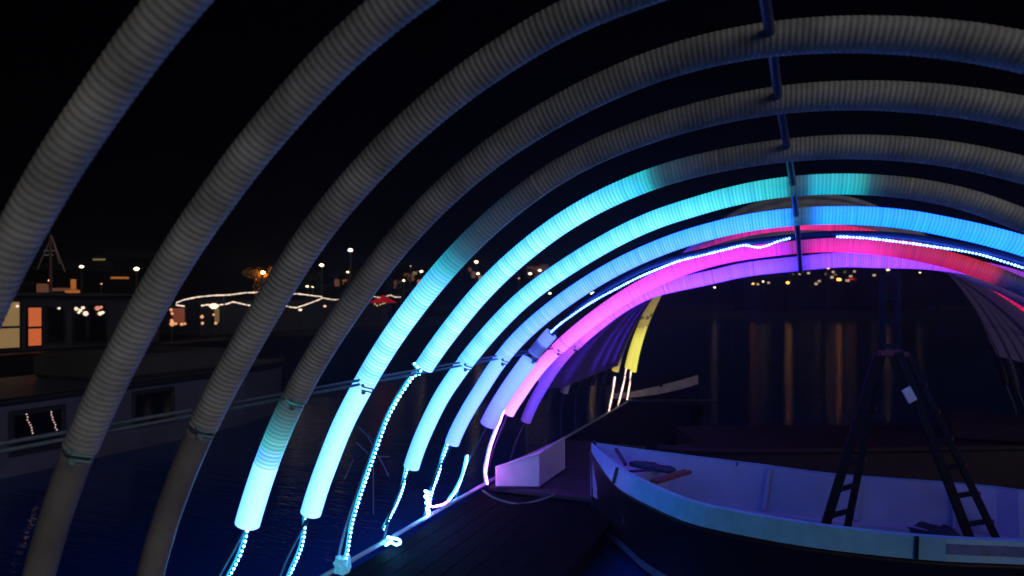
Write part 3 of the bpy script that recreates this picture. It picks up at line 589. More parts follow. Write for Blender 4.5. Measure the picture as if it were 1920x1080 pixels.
# inner ribs (frames) on the far wall
mb = MB()
for px_ in (1402,):
    i = min(range(NS), key=lambda q: abs(proj_px(F3[q])-px_)); p = F3[i]-inN[i]*.06
    mb.tube(spline([p+Vector((0, 0, 0)), p+Vector((.01, 0, -.2)), p-inN[i]*.06+Vector((.05, 0, -.44)), p-inN[i]*.2+Vector((.1, 0, -.53))], 6), .008, 6)
mb.build('hanging_line', M['pole'], label='thin dark line hanging down the inside of the far boat wall', category='rope')
for i in list(range(12, NS-6, 5)):
    mb = MB(); pz = [F3[i]-inN[i]*(.075), Vector((F3[i].x, F3[i].y, .62))-inN[i]*.15, Vector((F3[i].x, F3[i].y, .47))-inN[i]*.215]
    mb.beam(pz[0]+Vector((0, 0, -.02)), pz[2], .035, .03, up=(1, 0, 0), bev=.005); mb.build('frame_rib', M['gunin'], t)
# things lying in the bow
zf = .37
def lay(px, py, z): return atZ(px, py, z)
mb = MB(); mb.beam(atD(1155, 842, 6.75), atD(1173, 871, 6.4), .03, .03, bev=.004); mb.build('boat_hook', M['pole'], label='short dark stick leaning inside the very bow of the work boat', category='stick')
M['rust'] = mat('red_brown_wood', (.22, .07, .06), .7, nscale=12, namt=.4)
mb = MB(); mb.beam(atZ(1226, 903, .80), atZ(1290, 884, .80), .09, .03, bev=.004); mb.build('plank', M['rust'], label='short red brown plank lying across the bow inside the work boat', category='plank')
mb = MB(); mb.beam(atZ(1176, 884, .80), atZ(1262, 879, .80), .02, .02); mb.build('boat_pole', M['pole'], label='long thin dark stick lying beside the red brown plank in the bow', category='stick')
def cloth(px, py, z, sx, sy, h, rot, m, label, cat, seed):
    c = atZ(px, py, z); n = 26; vs = []; fs = []; q = Matrix.Rotation(rot, 3, 'Z')
    for sgn in (1, 0):
        for j in range(n):
            for i in range(n):
                u = i/(n-1)*2-1; v = j/(n-1)*2-1; rr = math.hypot(u, v); k_ = 1/max(1, rr**.6) if rr > 0 else 1
                e = max(0, 1-(abs(u)**3+abs(v)**3)*.5); zz = h*(.25+e*(.55+.7*noise.noise(Vector((u*2.2, v*2.2, seed))))) if sgn else 0
                zz = max(zz, .004) if sgn else 0
                vs.append(c+q @ Vector((u*sx*k_*(1+.2*noise.noise(Vector((v*2, seed, 0)))), v*sy*k_, zz)))
    for s_ in (0, 1):
        o = s_*n*n
        for j in range(n-1):
            for i in range(n-1):
                f_ = (o+j*n+i, o+j*n+i+1, o+(j+1)*n+i+1, o+(j+1)*n+i); fs.append(f_ if s_ == 0 else f_[::-1])
    bd = [i for i in range(n)]+[j*n+n-1 for j in range(1, n)]+[(n-1)*n+i for i in range(n-2, -1, -1)]+[j*n for j in range(n-2, 0, -1)]
    for a_, b_ in zip(bd, bd[1:]+bd[:1]): fs.append((b_, a_, a_+n*n, b_+n*n))
    mb = MB(); mb.add(vs, fs); return mb.build('tarpaulin', m, label=label, category=cat, smooth=True)
cloth(1222, 879, .775, .24, .07, .055, -.35, M['pole'], 'crumpled dark cloth heap in the bow of the work boat', 'cloth', 2.2)
cloth(1680, 985, .37, .55, .2, .16, -.85, mat('dark_canvas', (.03, .035, .07), .8, nscale=8, namt=.4), 'dark canvas heap on the boat floor between the ladder legs', 'canvas', 5.1)
mb = MB(); c0 = atZ(1590, 972, .40)
for q in range(3):
    mb.tube([c0+Vector((.16*math.cos(a_)*(1+.1*q), .12*math.sin(a_), .02*q+.012*math.sin(3*a_))) for a_ in [2*math.pi*i/24 for i in range(25)]], .012, 6)
mb.build('coiled_rope', mat('brown_rope', (.35, .24, .16), .8), label='small coil of brown rope at the foot of the left ladder leg', category='rope', smooth=True)
mb = MB(); mb.tube(spline([atZ(1730, 985, .42), atZ(1765, 968, .46), atZ(1785, 975, .46), atZ(1782, 1000, .40), atZ(1770, 1010, .38)], 8), .022, 8)
mb.build('hose', M['pole'], label='black hose bent over on the boat floor by the right ladder legs', category='hose', smooth=True)
# ------------------------------------------------------------------ ladder standing in the boat
M['alu'] = mat('ladder_dark_alu', (.006, .008, .014), .6, 0, nscale=20, namt=.3, spec=.15)
M['redcap'] = mat('ladder_red_grip', (.14, .01, .03), .5)
t = thing('step_ladder', atZ(1700, 985, .37), 'dark folding step ladder with an upright extension standing in the work boat', 'ladder')
D0 = 5.40
def LP(px, py, dd=0): return atD(px, py, D0+dd)
def rail(a, b, nm='rail', w=.05, h=.028):
    mb = MB(); mb.beam(a, b, w, h, up=(-st, ct, 0), bev=.004); mb.build(nm, M['alu'], t)
top_l = LP(1646, 668, -.02); top_r = LP(1684, 660, -.02); top_lb = LP(1654, 664, .24); top_rb = LP(1702, 664, .24)
fl = LP(1540, 1010, .0); flb = LP(1587, 998, .24); fr = LP(1826, 1030, -.12); frb = LP(1874, 1022, .1)
rail(top_l, fl, w=.07); rail(top_lb, flb, w=.055); rail(top_r, fr, w=.07); rail(top_rb, frb, w=.055)
for i in range(1, 7):
    f_ = i/7+.02
    for (a, b, c_, d_) in ((top_l, fl, top_lb, flb), (top_r, fr, top_rb, frb)):
        p = a.lerp(b, f_); q = c_.lerp(d_, f_); mb = MB(); mb.beam(p, q, .05, .028, bev=.004); mb.build('rung', M['alu'], t)
        if a is top_r or i in (2, 4):
            e = MB(); dd_ = (q-p).normalized(); e.beam(q+dd_*.0, q+dd_*.045, .062, .034, bev=.005); e.build('grip_cap', M['redcap'], t)
mb = MB(); mb.beam(LP(1648, 663), LP(1690, 660), .05, .04, bev=.006); mb.build('hinge', M['redcap'], t)
mb = MB(); mb.beam(top_lb, top_rb, .05, .04, bev=.006); mb.build('hinge', M['redcap'], t)
for x in (1655, 1683): rail(LP(x, 512, .1), LP(x, 672, .1), 'extension_rail', .045, .025)
for y in (516, 560, 604, 648): mb = MB(); mb.beam(LP(1655, y, .1), LP(1683, y, .1), .028, .028, bev=.004); mb.build('rung', M['alu'], t)
mb = MB(); mb.beam(LP(1698, 728, -.08), LP(1712, 753, -.08), .075, .012, bev=.003, up=(-st, ct, 0)); mb.build('label_plate', mat('pale_plate', (.7, .75, .8), .4), t)
# ------------------------------------------------------------------ dark barge behind the work boat
M['barge'] = mat('red_brown_hull', (.022, .004, .006), .7, nscale=3, namt=.4)
t = thing('barge', (7, 9, 0), 'dark red brown barge lying behind the work boat on the right', 'barge')
bp_ = [atD(1235, 858, 8.3), atD(1330, 852, 8.0), atD(1560, 848, 8.0), atD(1760, 850, 8.2), atD(1960, 862, 8.4), atD(2300, 880, 8.6)]
zt = .58; A_ = [Vector((p.x, p.y, zt+.03*math.sin(i))) for i, p in enumerate(bp_)]; B_ = [p+Vector((st*-1.6, ct*1.6, 0)) for p in A_]; B_[0] = A_[0]+Vector((.35, .5, 0))
mb = MB(); vs, fs = strip_faces([[Vector((p.x, p.y, -.3)) for p in A_], A_, B_, [Vector((p.x, p.y, -.3)) for p in B_]]); mb.add(vs, fs); mb.build('hull', M['barge'], t)
mb = MB(); mb.tube(spline(A_, 4), .04, 8); mb.build('gunwale', M['barge'], t, smooth=True)
mb = MB(); c_ = atD(1900, 870, 8.9); mb.box((c_.x, c_.y, zt+.12), (1.6, 1.0, .22), bev=.03); mb.build('hatch', M['barge'], t)
# ------------------------------------------------------------------ dinghy with a pale side, far centre
M['pale'] = mat('pale_board', (.78, .70, .58), .6, nscale=5, namt=.3)
t = thing('dinghy', atZ(1230, 745, .0), 'small dark dinghy with a pale upswept side board, right of the white strips', 'dinghy')
zz = [.62, .66, .70, .80, .92]; pp = [(1150, 738), (1190, 734), (1235, 724), (1280, 712), (1309, 703)]
U = [atD(x, y, 14.2) for x, y in pp]; Lw = [atD(x, y2, 14.2) for (x, y), y2 in zip(pp, (748, 745, 739, 729, 720))]
back = Vector((-st*1.3, ct*1.3, 0))
mb = MB(); vs, fs = strip_faces([Lw, U, [u+back*.03 for u in U], [u+back*.03 for u in Lw], Lw]); mb.add(vs, fs); mb.add([U[-1], U[-1]+back*.03, Lw[-1]+back*.03, Lw[-1]], [(0, 1, 2, 3)]); mb.build('side_board', M['pale'], t)
Bt = [Vector((u.x+back.x*.2, u.y+back.y*.2, -.2)) for u in Lw]; Ub = [Vector((u.x+back.x*f_, u.y+back.y*f_, u.z)) for u, f_ in zip(U, (1, 1, .9, .6, .1))]; Bb = [Vector((u.x-back.x*.2, u.y-back.y*.2, -.2)) for u in Ub]
mb = MB(); vs, fs = strip_faces([[u+back*.01 for u in Lw], Bt]); mb.add(vs, fs); vs, fs = strip_faces([Ub, Bb]); mb.add(vs, fs); mb.build('hull', M['hull'], t, smooth=True)
mb = MB(); q_ = atD(1239, 722, 14.17); mb.ico(q_, .05); mb.build('fairlead', M['hull'], t)
mb = MB(); mb.beam(atD(1176, 752, 13.2), atD(1340, 750, 13.8), .05, .03); mb.build('mooring_boom', M['pole'], label='thin dark horizontal boom floating under the dinghy', category='boom')
mb = MB(); p = atZ(1190, 783, .12); q = atZ(1300, 783, .12); mb.beam(p, q, .45, .06, bev=.01); mb.build('floating_plank', mat('wet_brown_board', (.12, .06, .05), .6, nscale=4, namt=.4), label='brown board afloat below the dinghy', category='board')
# ------------------------------------------------------------------ white moored boat on the left with square windows
M['hullw'] = mat('night_dimmed_hull', (.11, .11, .15), .5, nscale=1.5, namt=.3)  # white hull coloured dark, the lack of light put into its colour
M['cabin'] = mat('grey_cabin', (.07, .07, .06), .6, nscale=2, namt=.3)
M['glass'] = mat('black_window_glass', (.004, .004, .005), .06, spec=.8)
M['frame'] = mat('dark_window_frame', (.02, .02, .022), .5)
XH = -9.7; t = thing('moored_boat', (XH-1.6, 7.5, 0), 'long dull white boat with two large square side windows, lower left', 'boat')
ztop = EYE-1.33; Yb = [1.5, 2.5, 4, 6, 8, 10, 11.5, 12.6]; ins = [.5, .15, 0, 0, 0, .05, .5, 1.5]
out = [Vector((XH-i_, y_, ztop+.02*(y_-6)*.3)) for y_, i_ in zip(Yb, ins)]; lo = [Vector((v.x-.08, v.y, -.2)) for v in out]
ou2 = [Vector((XH-3.2+i_, y_, ztop)) for y_, i_ in zip(Yb, ins)]; lo2 = [Vector((v.x, v.y, -.2)) for v in ou2]
mb = MB(); vs, fs = strip_faces([lo, out, ou2, lo2]); mb.add(vs, fs); mb.build('hull', M['hullw'], t)
mb = MB(); mb.tube(spline(out, 4), .05, 8); mb.build('gunwale', M['frame'], t, smooth=True)
for (xa, xb, ya, yb) in ((20, 117, 764, 842), (250, 322, 728, 792)):
    p = [atX(xa, ya+12, XH), atX(xb, ya-3, XH), atX(xb, yb-6, XH), atX(xa, yb+8, XH)]
    z0, z1 = (p[2].z+p[3].z)/2, (p[0].z+p[1].z)/2; ya_, yb_ = p[0].y, p[1].y
    mb = MB(); mb.box((XH+.012, (ya_+yb_)/2, (z0+z1)/2), (.02, yb_-ya_-.08, z1-z0-.08)); w_ = mb.build('window', M['glass'], t)
    mb = MB(); o_ = .04
    for (yc, zc, sy, sz) in (((ya_+yb_)/2, z1, yb_-ya_+.06, .06), ((ya_+yb_)/2, z0, yb_-ya_+.06, .06), (ya_, (z0+z1)/2, .06, z1-z0-.06), (yb_, (z0+z1)/2, .06, z1-z0-.06)): mb.box((XH+.02, yc, zc), (.04, sy, sz), bev=.008)
    mb.build('window_frame', M['frame'], t)
mb = MB(); a_ = atX(250, 690, XH-.7); mb.box((XH-1.6, 8.9, ztop+.22), (1.9, 2.6, .42), bev=.08); mb.build('cabin', M['cabin'], t)
# LED strip reflections in the left window, put in as small glowing beads
mb = MB()
for (xa, ya, xb, yb) in ((47, 772, 62, 812), (94, 768, 106, 806)):
    P = resample([atX(xa, ya, XH+.03), atX(xb, yb, XH+.03)], n=9)
    for q in P: mb.ico(q+Vector((0, random.uniform(-.008, .008), 0)), .011)
mb.build('strip_reflections', led('reflection_beads', (235, 190, 180), .9), t)
# ------------------------------------------------------------------ lit houseboat, far left
M['hb'] = mat('houseboat_wall', (.045, .045, .055), .7, nscale=2, namt=.3)
M['hbdark'] = mat('houseboat_hull', (.006, .006, .008), .6, nscale=2, namt=.4)
def litm(name, c, s=1): return mat(name, (.3, .25, .2), .6, emit=lin(c), es=s, nscale=3, namt=.3)
XA = -15
def xb(px, py): return atX(px, py, XA)
t = thing('houseboat', (XA-2, 9.5, 0), 'houseboat with an orange lit window and cream curtain, far left', 'houseboat')
ya_, yb_ = 5.5, xb(300, 560).y
zr = xb(150, 556).z; zdk = xb(100, 655).z
mb = MB(); mb.box((XA-2, (ya_+yb_)/2, (zr+zdk)/2), (4, yb_-ya_, zr-zdk), bev=.02); mb.build('cabin', M['hb'], t)
mb = MB(); mb.box((XA-1.95, (ya_+yb_)/2, zr+.04), (4.4, yb_-ya_+.4, .07), bev=.015); mb.build('roof', M['hb'], t)
mb = MB(); mb.box((XA-1.8, (ya_+yb_)/2, zdk/2-.1), (5, yb_-ya_+1.2, zdk+.18), bev=.05); mb.build('hull', M['hbdark'], t)
def win(x0, x1, y0, y1, m, parent, X=XA, bar=None, off=.015):
    a = atX(x0, y0, X); b = atX(x1, y1, X); mb = MB(); yc = (a.y+b.y)/2; zc_ = (a.z+b.z)/2; sy = abs(b.y-a.y); sz = abs(a.z-b.z)
    mb.box((X+off, yc, zc_), (.02, sy, sz)); w_ = mb.build('window', m, parent)
    mb = MB()
    for (y_, z_, s1_, s2_) in ((yc, zc_+sz/2+.02, sy+.08, .04), (yc, zc_-sz/2-.02, sy+.08, .04), (yc-sy/2-.02, zc_, .04, sz), (yc+sy/2+.02, zc_, .04, sz)): mb.box((X+off+.008, y_, z_), (.04, s1_, s2_))
    if bar is not None: zb_ = atX((x0+x1)/2, bar, X).z; mb.box((X+off+.014, yc, zb_), (.03, sy, .045))
    fr_ = mb.build('window_frame', M['frame'], parent); return w_
win(-40, 35, 566, 651, litm('cream_curtain', (140, 110, 65), .8), t, bar=614)
win(51, 76, 577, 647, litm('orange_room', (205, 95, 40), .85), t, bar=614)
win(88, 118, 577, 640, M['glass'], t); win(138, 160, 572, 640, M['glass'], t); win(166, 196, 572, 640, M['glass'], t)
def bulbs(P, m, r, name, label, cat='string lights', group=None, parent=None, n=None):
    mb = MB(); mb.tube(P, r*.25, 5, 0)
    for q in resample(P, n=n or len(P)*5): mb.ico(q, r*(.7+.5*random.random()), 1)
    kw = dict(label=label, category=cat)
    if group: kw['group'] = group
    if parent: kw = {}
    return mb.build(name, [M['pole'], m], parent, **kw)
fairy = led('fairy_bulbs', (255, 225, 200), 1.15)
mb = MB()
for x, y, r_ in ((108, 578, .03), (140, 579, .045), (148, 582, .04), (153, 577, .04), (145, 586, .03), (158, 588, .06), (185, 588, .05), (190, 586, .04), (30, 574, .03)): mb.ico(xb(x, y)+Vector((.05, 0, 0)), r_)
mb.build('interior_lamps', fairy, t)
mb = MB()
for x, y, r_ in ((180, 578, .06), (187, 576, .04)): mb.ico(xb(x, y)+Vector((.05, 0, 0)), r_)
mb.build('interior_lamps', led('pink_bulb', (230, 130, 100), .8), t)
# ------------------------------------------------------------------ dark houseboat with strings of lights
XB = -16.5
def x2(px, py): return atX(px, py, XB)
t = thing('houseboat', (XB-2, 18, 0), 'dark houseboat hung with strings of white lights, behind the grey arches', 'houseboat')
ya_, yb_ = x2(318, 600).y, x2(800, 600).y
zdk = x2(500, 628).z
mb = MB(); mb.box((XB-1.5, (ya_+yb_)/2, zdk/2-.1), (5, yb_-ya_, zdk+.2), bev=.06); mb.build('hull', M['hbdark'], t)
zr = x2(450, 585).z
mb = MB(); mb.box((XB-2.6, (ya_+yb_)/2+.5, (zdk+zr+.4)/2), (2.6, (yb_-ya_)*.75, zr+.4-zdk), bev=.03); mb.build('cabin', M['hb'], t)
win(322, 345, 578, 608, litm('red_room', (120, 45, 25), .7), t, X=XB-.5)
win(398, 410, 578, 604, litm('lamp_room', (120, 95, 60), .7), t, X=XB-.5)
for x in (322, 420, 540, 640, 752):
    b_ = x2(x, 628); tp_ = x2(x, 556); mb = MB(); mb.tube([Vector((XB, b_.y, zdk)), Vector((XB, b_.y, tp_.z))], .03, 6); mb.build('post', M['frame'], t)
mb = MB()
for x, y, r_ in ((316, 581, .05), (318, 588, .045), (317, 601, .05), (318, 607, .08), (325, 607, .04), (336, 608, .05), (342, 607, .04), (374, 594, .06), (375, 606, .05), (396, 590, .04), (400, 606, .05)): mb.ico(x2(x, y)+Vector((.1, 0, 0)), r_)
mb.build('deck_lights', led('deck_orange', (255, 170, 110), .9), t)
bulbs([x2(x, y) for x, y in ((345, 574), (330, 572), (332, 567), (345, 562), (370, 557), (400, 554), (430, 553), (460, 549), (490, 548), (520, 550), (560, 551), (592, 555), (602, 556))], fairy, .024, 'string_lights', 'long string of lights rising over the dark houseboat roof', n=150)
bulbs([x2(x, y) for x, y in ((378, 573), (392, 571), (410, 572), (425, 570), (437, 566), (450, 569), (464, 572), (490, 577), (515, 576), (535, 573), (545, 576), (556, 577), (568, 573), (585, 567), (598, 562), (604, 559))], fairy, .024, 'string_lights', 'lower string of lights sagging past the white table lamp', n=140)
bulbs([x2(x, y) for x, y in ((604, 558), (612, 560), (625, 562), (650, 561), (680, 557), (697, 555), (712, 558), (724, 556), (732, 553), (740, 557), (752, 557))], fairy, .024, 'string_lights', 'string of lights reaching the red parasol', n=90)
def lampthing(p, base_z, m, r, label, name='street_lamp', cat='street lamp', arm=0, group=None, polem=None, pr=.05):
    t_ = thing(name, (p.x, p.y, base_z), label, cat, group)
    mb = MB(); q = Vector((p.x+arm, p.y, p.z))
    mb.tube([Vector((q.x, q.y, base_z)), Vector((q.x, q.y, p.z+.1))]+([Vector((p.x, p.y, p.z+.12))] if arm else []), pr, 6); mb.build('lamp_post', polem or M['frame'], t_)
    mb = MB(); mb.ico(p, r, 0, (1.25, 1.25, .8)); mb.build('lamp_head', m, t_, smooth=True); return t_
lampthing(x2(401, 574), zdk, led('table_lamp', (255, 235, 195), 1.6), .12, 'white lamp with a bright shade on the dark houseboat deck', 'deck_lamp', 'lamp', pr=.02)
lampthing(x2(563, 581), zdk, led('deck_lamp2', (255, 220, 190), 1.6), .06, 'small lamp below the middle of the sagging light string', 'deck_lamp', 'lamp', pr=.015)
lampthing(x2(609, 574), zdk, led('deck_lamp3', (255, 200, 170), 1.5), .05, 'small lamp right of where the two light strings meet', 'deck_lamp', 'lamp', pr=.015)
# red parasol
c_ = x2(718, 558); t = thing('parasol', (c_.x, c_.y, zdk), 'red lit parasol at the end of the light string', 'parasol')
mb = MB(); vs = [Vector((c_.x, c_.y, c_.z+.12))]; n = 12
for i in range(n): vs.append(Vector((c_.x+.6*math.cos(2*math.pi*i/n), c_.y+.6*math.sin(2*math.pi*i/n), c_.z-.22)))
mb.add(vs, [(0, 1+i, 1+(i+1) % n) for i in range(n)]+[(0, 1+(i+1) % n, 1+i) for i in range(0)]); o_ = mb.build('canopy', mat('red_canopy', (.5, .02, .03), .7, emit=lin((190, 20, 35)), es=.4), t)  # lit look put into the canopy as emission
mb = MB(); mb.tube([Vector((c_.x, c_.y, zdk)), Vector((c_.x, c_.y, c_.z+.1))], .02, 6); mb.build('pole', M['frame'], t)
mb = MB()
for i, (x, y) in enumerate(((703, 570), (707, 573), (713, 571), (718, 569), (722, 568))): mb.ico(x2(x, y), .035)
mb.build('bulb', led('parasol_bulbs', (255, 220, 150), .8), t)
# tall mast / lit rigging far left
pm = atD(95, 440, 30); t = thing('sailing_boat', (pm.x, pm.y, 0), 'rigged mast with crosstrees and stays catching light, far left', 'sailing boat')
mb = MB(); mb.tube([Vector((pm.x, pm.y, .3)), pm], .06, 8); mb.build('mast', mat('mast_wood', (.16, .08, .06), .6), t)
mb = MB()
for x, y in ((122, 510), (70, 505), (112, 495)): mb.tube([atD(97, 443, 30), atD(x, y, 30)], .02, 5)
mb.build('stay', mat('stay_wire', (.5, .3, .25), .5), t)
mb = MB(); mb.beam(atD(84, 478, 30), atD(100, 478, 30), .05, .05); mb.beam(atD(82, 470, 30), atD(104, 470, 30), .04, .04); mb.build('crosstree', mat('crosstree_paint', (.7, .6, .55), .5), t)
mb = MB(); h_ = atD(95, 560, 30); mb.box((h_.x, h_.y, .5), (1.6, 7, 1.2), bev=.2); mb.build('hull', M['hbdark'], t)
# ------------------------------------------------------------------ thin volume added to imitate lens glow round the lit tubes
m = bpy.data.materials.new('lens_glow_volume'); m.use_nodes = True; n = m.node_tree.nodes; n.remove(n['Principled BSDF'])
pv = n.new('ShaderNodeVolumePrincipled'); pv.inputs['Color'].default_value = (.6, .72, 1, 1); pv.inputs['Density'].default_value = .0035; pv.inputs['Anisotropy'].default_value = .72
m.node_tree.links.new(pv.outputs[0], n['Material Output'].inputs['Volume'])
mb = MB(); mb.box((0, 60, 6.5), (300, 200, 16)); mb.build('glow_haze', m, kind='stuff')
# ------------------------------------------------------------------ far bank: trees, buildings, lamps
def leaf_tree(px, base_d, ytop, w, label, seed, m, name='tree', trunk=M['dark'], n=700):
    rnd = random.Random(seed); c_ = atD(px, ytop, base_d); H = c_.z-1.1
    t_ = thing(name, (c_.x, c_.y, 1.1), label, 'tree', 'trees on the far bank')
    mb = MB(); mb.tube([Vector((c_.x, c_.y, 1.0)), Vector((c_.x+.1, c_.y, 1.1+H*.35)), Vector((c_.x, c_.y+.1, 1.1+H*.75))], .1, 7, rs=[.16, .11, .04])
    for i in range(6):
        a_ = rnd.uniform(0, 6.28); z_ = 1.1+H*rnd.uniform(.3, .55); mb.tube([Vector((c_.x, c_.y, z_)), Vector((c_.x+w*.35*math.cos(a_), c_.y+w*.35*math.sin(a_), z_+H*.22))], .04, 5, rs=[.05, .02])
    mb.build('trunk', trunk, t_, smooth=True)
    mb = MB(); cl = [(rnd.uniform(-.32, .32)*w, rnd.uniform(-.32, .32)*w, H*rnd.uniform(.42, .88), rnd.uniform(.13, .24)*w) for _ in range(13)]
    for i in range(n):
        q = rnd.choice(cl); v = Vector((rnd.gauss(0, 1), rnd.gauss(0, 1), rnd.gauss(0, .8))).normalized()*q[3]*rnd.uniform(.5, 1.05)
        p = Vector((c_.x+q[0], c_.y+q[1], 1.1+q[2]))+v; s_ = rnd.uniform(.06, .13)
        u_ = Vector((rnd.gauss(0, 1), rnd.gauss(0, 1), rnd.gauss(0, 1))).normalized(); v_ = u_.orthogonal().normalized()
        mb.add([p-u_*s_, p+v_*s_*.6, p+u_*s_, p-v_*s_*.6], [(0, 1, 2, 3)])
    mb.build('crown', m, t_); return t_
M['leaf'] = mat('dark_foliage', (.03, .045, .012), .7, nscale=.8, namt=.6)
M['leafo'] = mat('autumn_foliage', (.42, .22, .05), .7, nscale=1.5, namt=.6)
leaf_tree(487, 44, 492, 2.2, 'small tree glowing orange under a lamp, between two grey arches', 3, M['leafo'])
for i, (px, d, yt, w_, lb) in enumerate(((20, 46, 520, 3, 'dark tree at the far left behind the nearest arch'), (590, 50, 505, 2.6, 'dark tree under the post lamp near the dark houseboat'), (655, 50, 500, 2.4, 'dark tree left of the cyan arches'), (745, 54, 500, 3, 'dark tree behind the fourth grey arch'), (990, 60, 500, 3.5, 'reddish dark tree between the turquoise arches'), (1270, 96, 535, 5, 'low dark tree at the left of the far shore lights'), (1760, 92, 520, 8, 'broad dark tree on the far shore right of the ladder'))):
    leaf_tree(px, d, yt, w_, lb, 20+i, M['leaf'], n=500)
M['brick'] = mat('dark_brick', (.010, .007, .005), .9, nscale=4, namt=.4, spec=.05)
M['roof'] = mat('dark_roof', (.015, .015, .017), .7)
def house(x0, x1, ytop, D, label, wins, roofh=1.0, base=1.0):
    a = atD(x0, ytop, D); b = atD(x1, ytop, D); zt_ = a.z; ax = (b-a); Lx = ax.length; ax.normalize(); nn_ = Vector((-ax.y, ax.x, 0)); dp = 5
    t_ = thing('building', ((a.x+b.x)/2, (a.y+b.y)/2, base), label, 'building', 'buildings on the far bank')
    R = Matrix((ax, nn_, Vector((0, 0, 1)))).transposed(); c0 = (a+b)/2+nn_*dp/2
    mb = MB(); mb.box((c0.x, c0.y, (zt_+base)/2-.2), (Lx, dp, zt_-base+.4), R); mb.build('wall', M['brick'], t_)
    mb = MB(); e = .15
    V = [a-ax*e-nn_*e, b+ax*e-nn_*e, b+ax*e+nn_*(dp+e), a-ax*e+nn_*(dp+e), a-ax*e+nn_*dp/2+Vector((0, 0, roofh)), b+ax*e+nn_*dp/2+Vector((0, 0, roofh))]
    mb.add([v+Vector((0, 0, .005)) for v in V], [(0, 1, 5, 4), (2, 3, 4, 5), (1, 2, 5), (3, 0, 4), (0, 3, 2, 1)]); mb.build('roof', M['roof'], t_)
    for (px, py, w_, h_, m_) in wins:
        p = atD(px, py, D); q = a+ax*((p-a).dot(ax)); q.z = p.z; q -= nn_*.02
        mb = MB(); mb.box(q, (w_, .04, h_), R); mb.build('window', m_, t_)
WY = litm('window_dim_yellow', (120, 105, 60), .9); WO = litm('window_amber', (175, 95, 30), .9); WD = litm('window_faint', (85, 45, 28), 1); WW = led('window_white', (255, 215, 170), .75); WR = led('window_red', (220, 30, 40), 1.0)
house(60, 160, 506, 47, 'low house with amber ground floor light, far left behind the mast', [(138, 536, .35, .9, WO), (118, 543, 1.9, .22, WD), (136, 548, 1.0, .3, WO), (80, 540, .8, .6, WD)], .8)
house(168, 275, 485, 50, 'long low building with dim amber eaves strip and pale gable window', [(207, 521, 2.7, .14, WO), (186, 492, .9, .6, WY)], .7)
house(620, 700, 520, 55, 'dark house behind the fourth grey arch', [(632, 530, .4, .6, WD), (648, 528, .5, .5, WO), (672, 530, .4, .5, WD), (690, 526, .3, .3, WY)], .9)
house(735, 800, 505, 57, 'dark house seen between the fourth grey and the first cyan arch', [(745, 533, .6, .7, WD), (762, 515, .3, .2, WO), (770, 520, .6, .6, WD), (778, 512, .35, .25, WY), (786, 530, .3, .5, WO)], .9)
house(870, 940, 500, 60, 'dark house between the two brightest cyan arches', [(881, 505, .3, .3, WD), (888, 515, .4, .6, WD), (900, 524, .4, .7, WY), (915, 530, .3, .4, WO)], .9)
house(975, 1045, 498, 62, 'reddish lit house between the turquoise arches', [(1000, 510, 1.2, 1.0, litm('red_glow', (70, 28, 22), .8)), (1020, 505, .8, .9, litm('red_glow2', (55, 22, 20), .8))], .9)
house(1395, 1470, 520, 108, 'left building of the far shore with two small lights', [(1421, 533, .35, .3, WW), (1441, 530, .35, .3, WW)], 1.2, .8)
house(1476, 1545, 502, 112, 'far shore building with scattered small lights above the water, left of the red lights', [(1499, 514, .3, .25, WW), (1504, 509, .25, .25, WY), (1516, 512, .5, .3, WW), (1511, 504, .3, .25, WY), (1530, 532, .5, .35, WW), (1536, 527, .45, .3, WW), (1487, 514, .3, .2, WY)], 1.2, .8)
house(1549, 1618, 500, 110, 'brightest far shore building with red lights at its right', [(1562, 510, .4, .3, WW), (1566, 515, .6, .25, WY), (1560, 520, .5, .35, WW), (1584, 510, .4, .3, WY), (1602, 509, .4, .3, WW), (1595, 518, .5, .3, WW), (1597, 523, .8, .3, WR), (1612, 524, 1.2, .35, WR), (1589, 526, .6, .35, WW), (1548, 514, .3, .3, WY)], 1.2, .8)
house(1630, 1740, 503, 106, 'right far shore building, nearly dark with one small light', [(1639, 516, .45, .3, WW)], 1.2, .8)
M['lampt'] = led('lamp_tree', (255, 175, 80), 90); M['lampw'] = led('lamp_white', (255, 215, 170), 6); M['lampo'] = led('lamp_orange', (255, 190, 130), 2.5); M['lampr'] = led('lamp_brightfar', (255, 160, 75), 7)
LG = 'street lamps on the far bank'
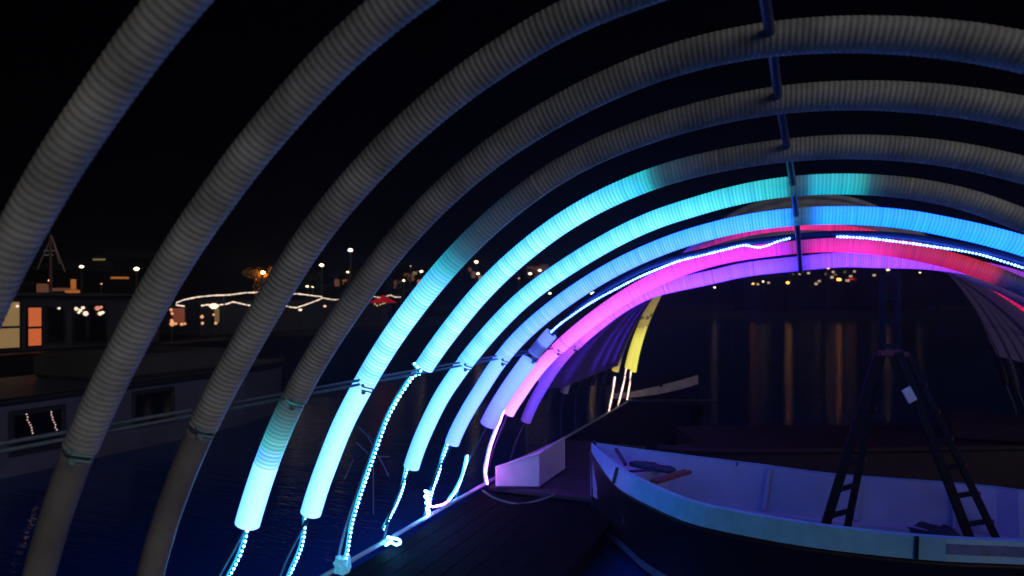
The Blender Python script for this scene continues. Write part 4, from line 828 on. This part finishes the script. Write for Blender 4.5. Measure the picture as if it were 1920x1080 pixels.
for (px, py, D, r_, m_, lb) in (
    (153, 500, 44, .11, 'lampw', 'small white lamp left of the pale gable window'),
    (256, 504, 44, .14, 'lampw', 'bright white lamp just left of the second grey arch'),
    (94, 526, 44, .10, 'lampo', 'orange lamp below the rigged mast'),
    (190, 532, 44, .05, 'lampo', 'tiny orange lamp under the amber eaves strip'),
    (101, 556, 18, .05, 'lampw', 'white lamp just above the houseboat roof'),
    (657, 469, 46, .14, 'lampw', 'tallest white lamp post, left of the fourth grey arch'),
    (603, 497, 46, .13, 'lampw', 'white lamp post with a warm halo right of the third grey arch'),
    (652, 510, 46, .07, 'lampw', 'small lamp below the tallest lamp post'),
    (576, 537, 40, .07, 'lampw', 'left of a close pair of low lamps above the light strings'),
    (586, 538, 40, .05, 'lampw', 'right of a close pair of low lamps above the light strings'),
    (493, 511, 43.2, .10, 'lampt', 'lamp shining on the orange tree'),
    (757, 526, 50, .08, 'lampw', 'small lamp left of the first cyan arch'),
    (790, 509, 50, .10, 'lampw', 'lamp touching the edge of the first cyan arch'),
    (770, 499, 50, .05, 'lampo', 'faint high lamp left of the first cyan arch'),
    (893, 491, 52, .13, 'lampw', 'upper of two lamps between the two brightest cyan arches'),
    (896, 513, 52, .11, 'lampw', 'lower of two lamps between the two brightest cyan arches'),
    (994, 513, 56, .12, 'lampw', 'left of two lamps before the reddish house'),
    (1012, 507, 56, .12, 'lampw', 'right of two lamps before the reddish house'),
    (973, 522, 56, .06, 'lampo', 'faint lamp left of the two before the reddish house'),
    (1031, 550, 56, .10, 'lampw', 'single lamp between turquoise and blue arches'),
    (1112, 551, 60, .20, 'lampw', 'bright lamp against the lower edge of the blue arch'),
    (1340, 539, 100, .14, 'lampw', 'leftmost lone lamp on the far shore'),
    (1412, 532, 100, .15, 'lampr', 'lamp left of the far shore buildings'),
    (1431, 528, 101, .12, 'lampw', 'lamp in front of the left far shore building'),
    (1477, 530, 100, .22, 'lampr', 'bright lamp left of the main light cluster on the far shore'),
    (1481, 506, 100, .18, 'lampw', 'lamp high under the violet arch beside the ridge rod'),
    (1553, 503, 101, .14, 'lampr', 'lamp touching the underside of the violet arch'),
    (1573, 524, 100, .28, 'lampr', 'brightest wide lamp in the middle of the far shore cluster'),
    (1665, 506, 98, .17, 'lampw', 'lamp on the far shore beside the ladder extension'),
    (1725, 511, 98, .10, 'lampw', 'rightmost tiny lamp under the violet arch')):
    p = atD(px, py, D)
    if lb.startswith('white lamp just above'): lampthing(p, zr, M[m_], r_, lb, 'roof_lamp', 'lamp', pr=.02)
    else: lampthing(p, 1.0, M[m_], r_, lb, group=LG)
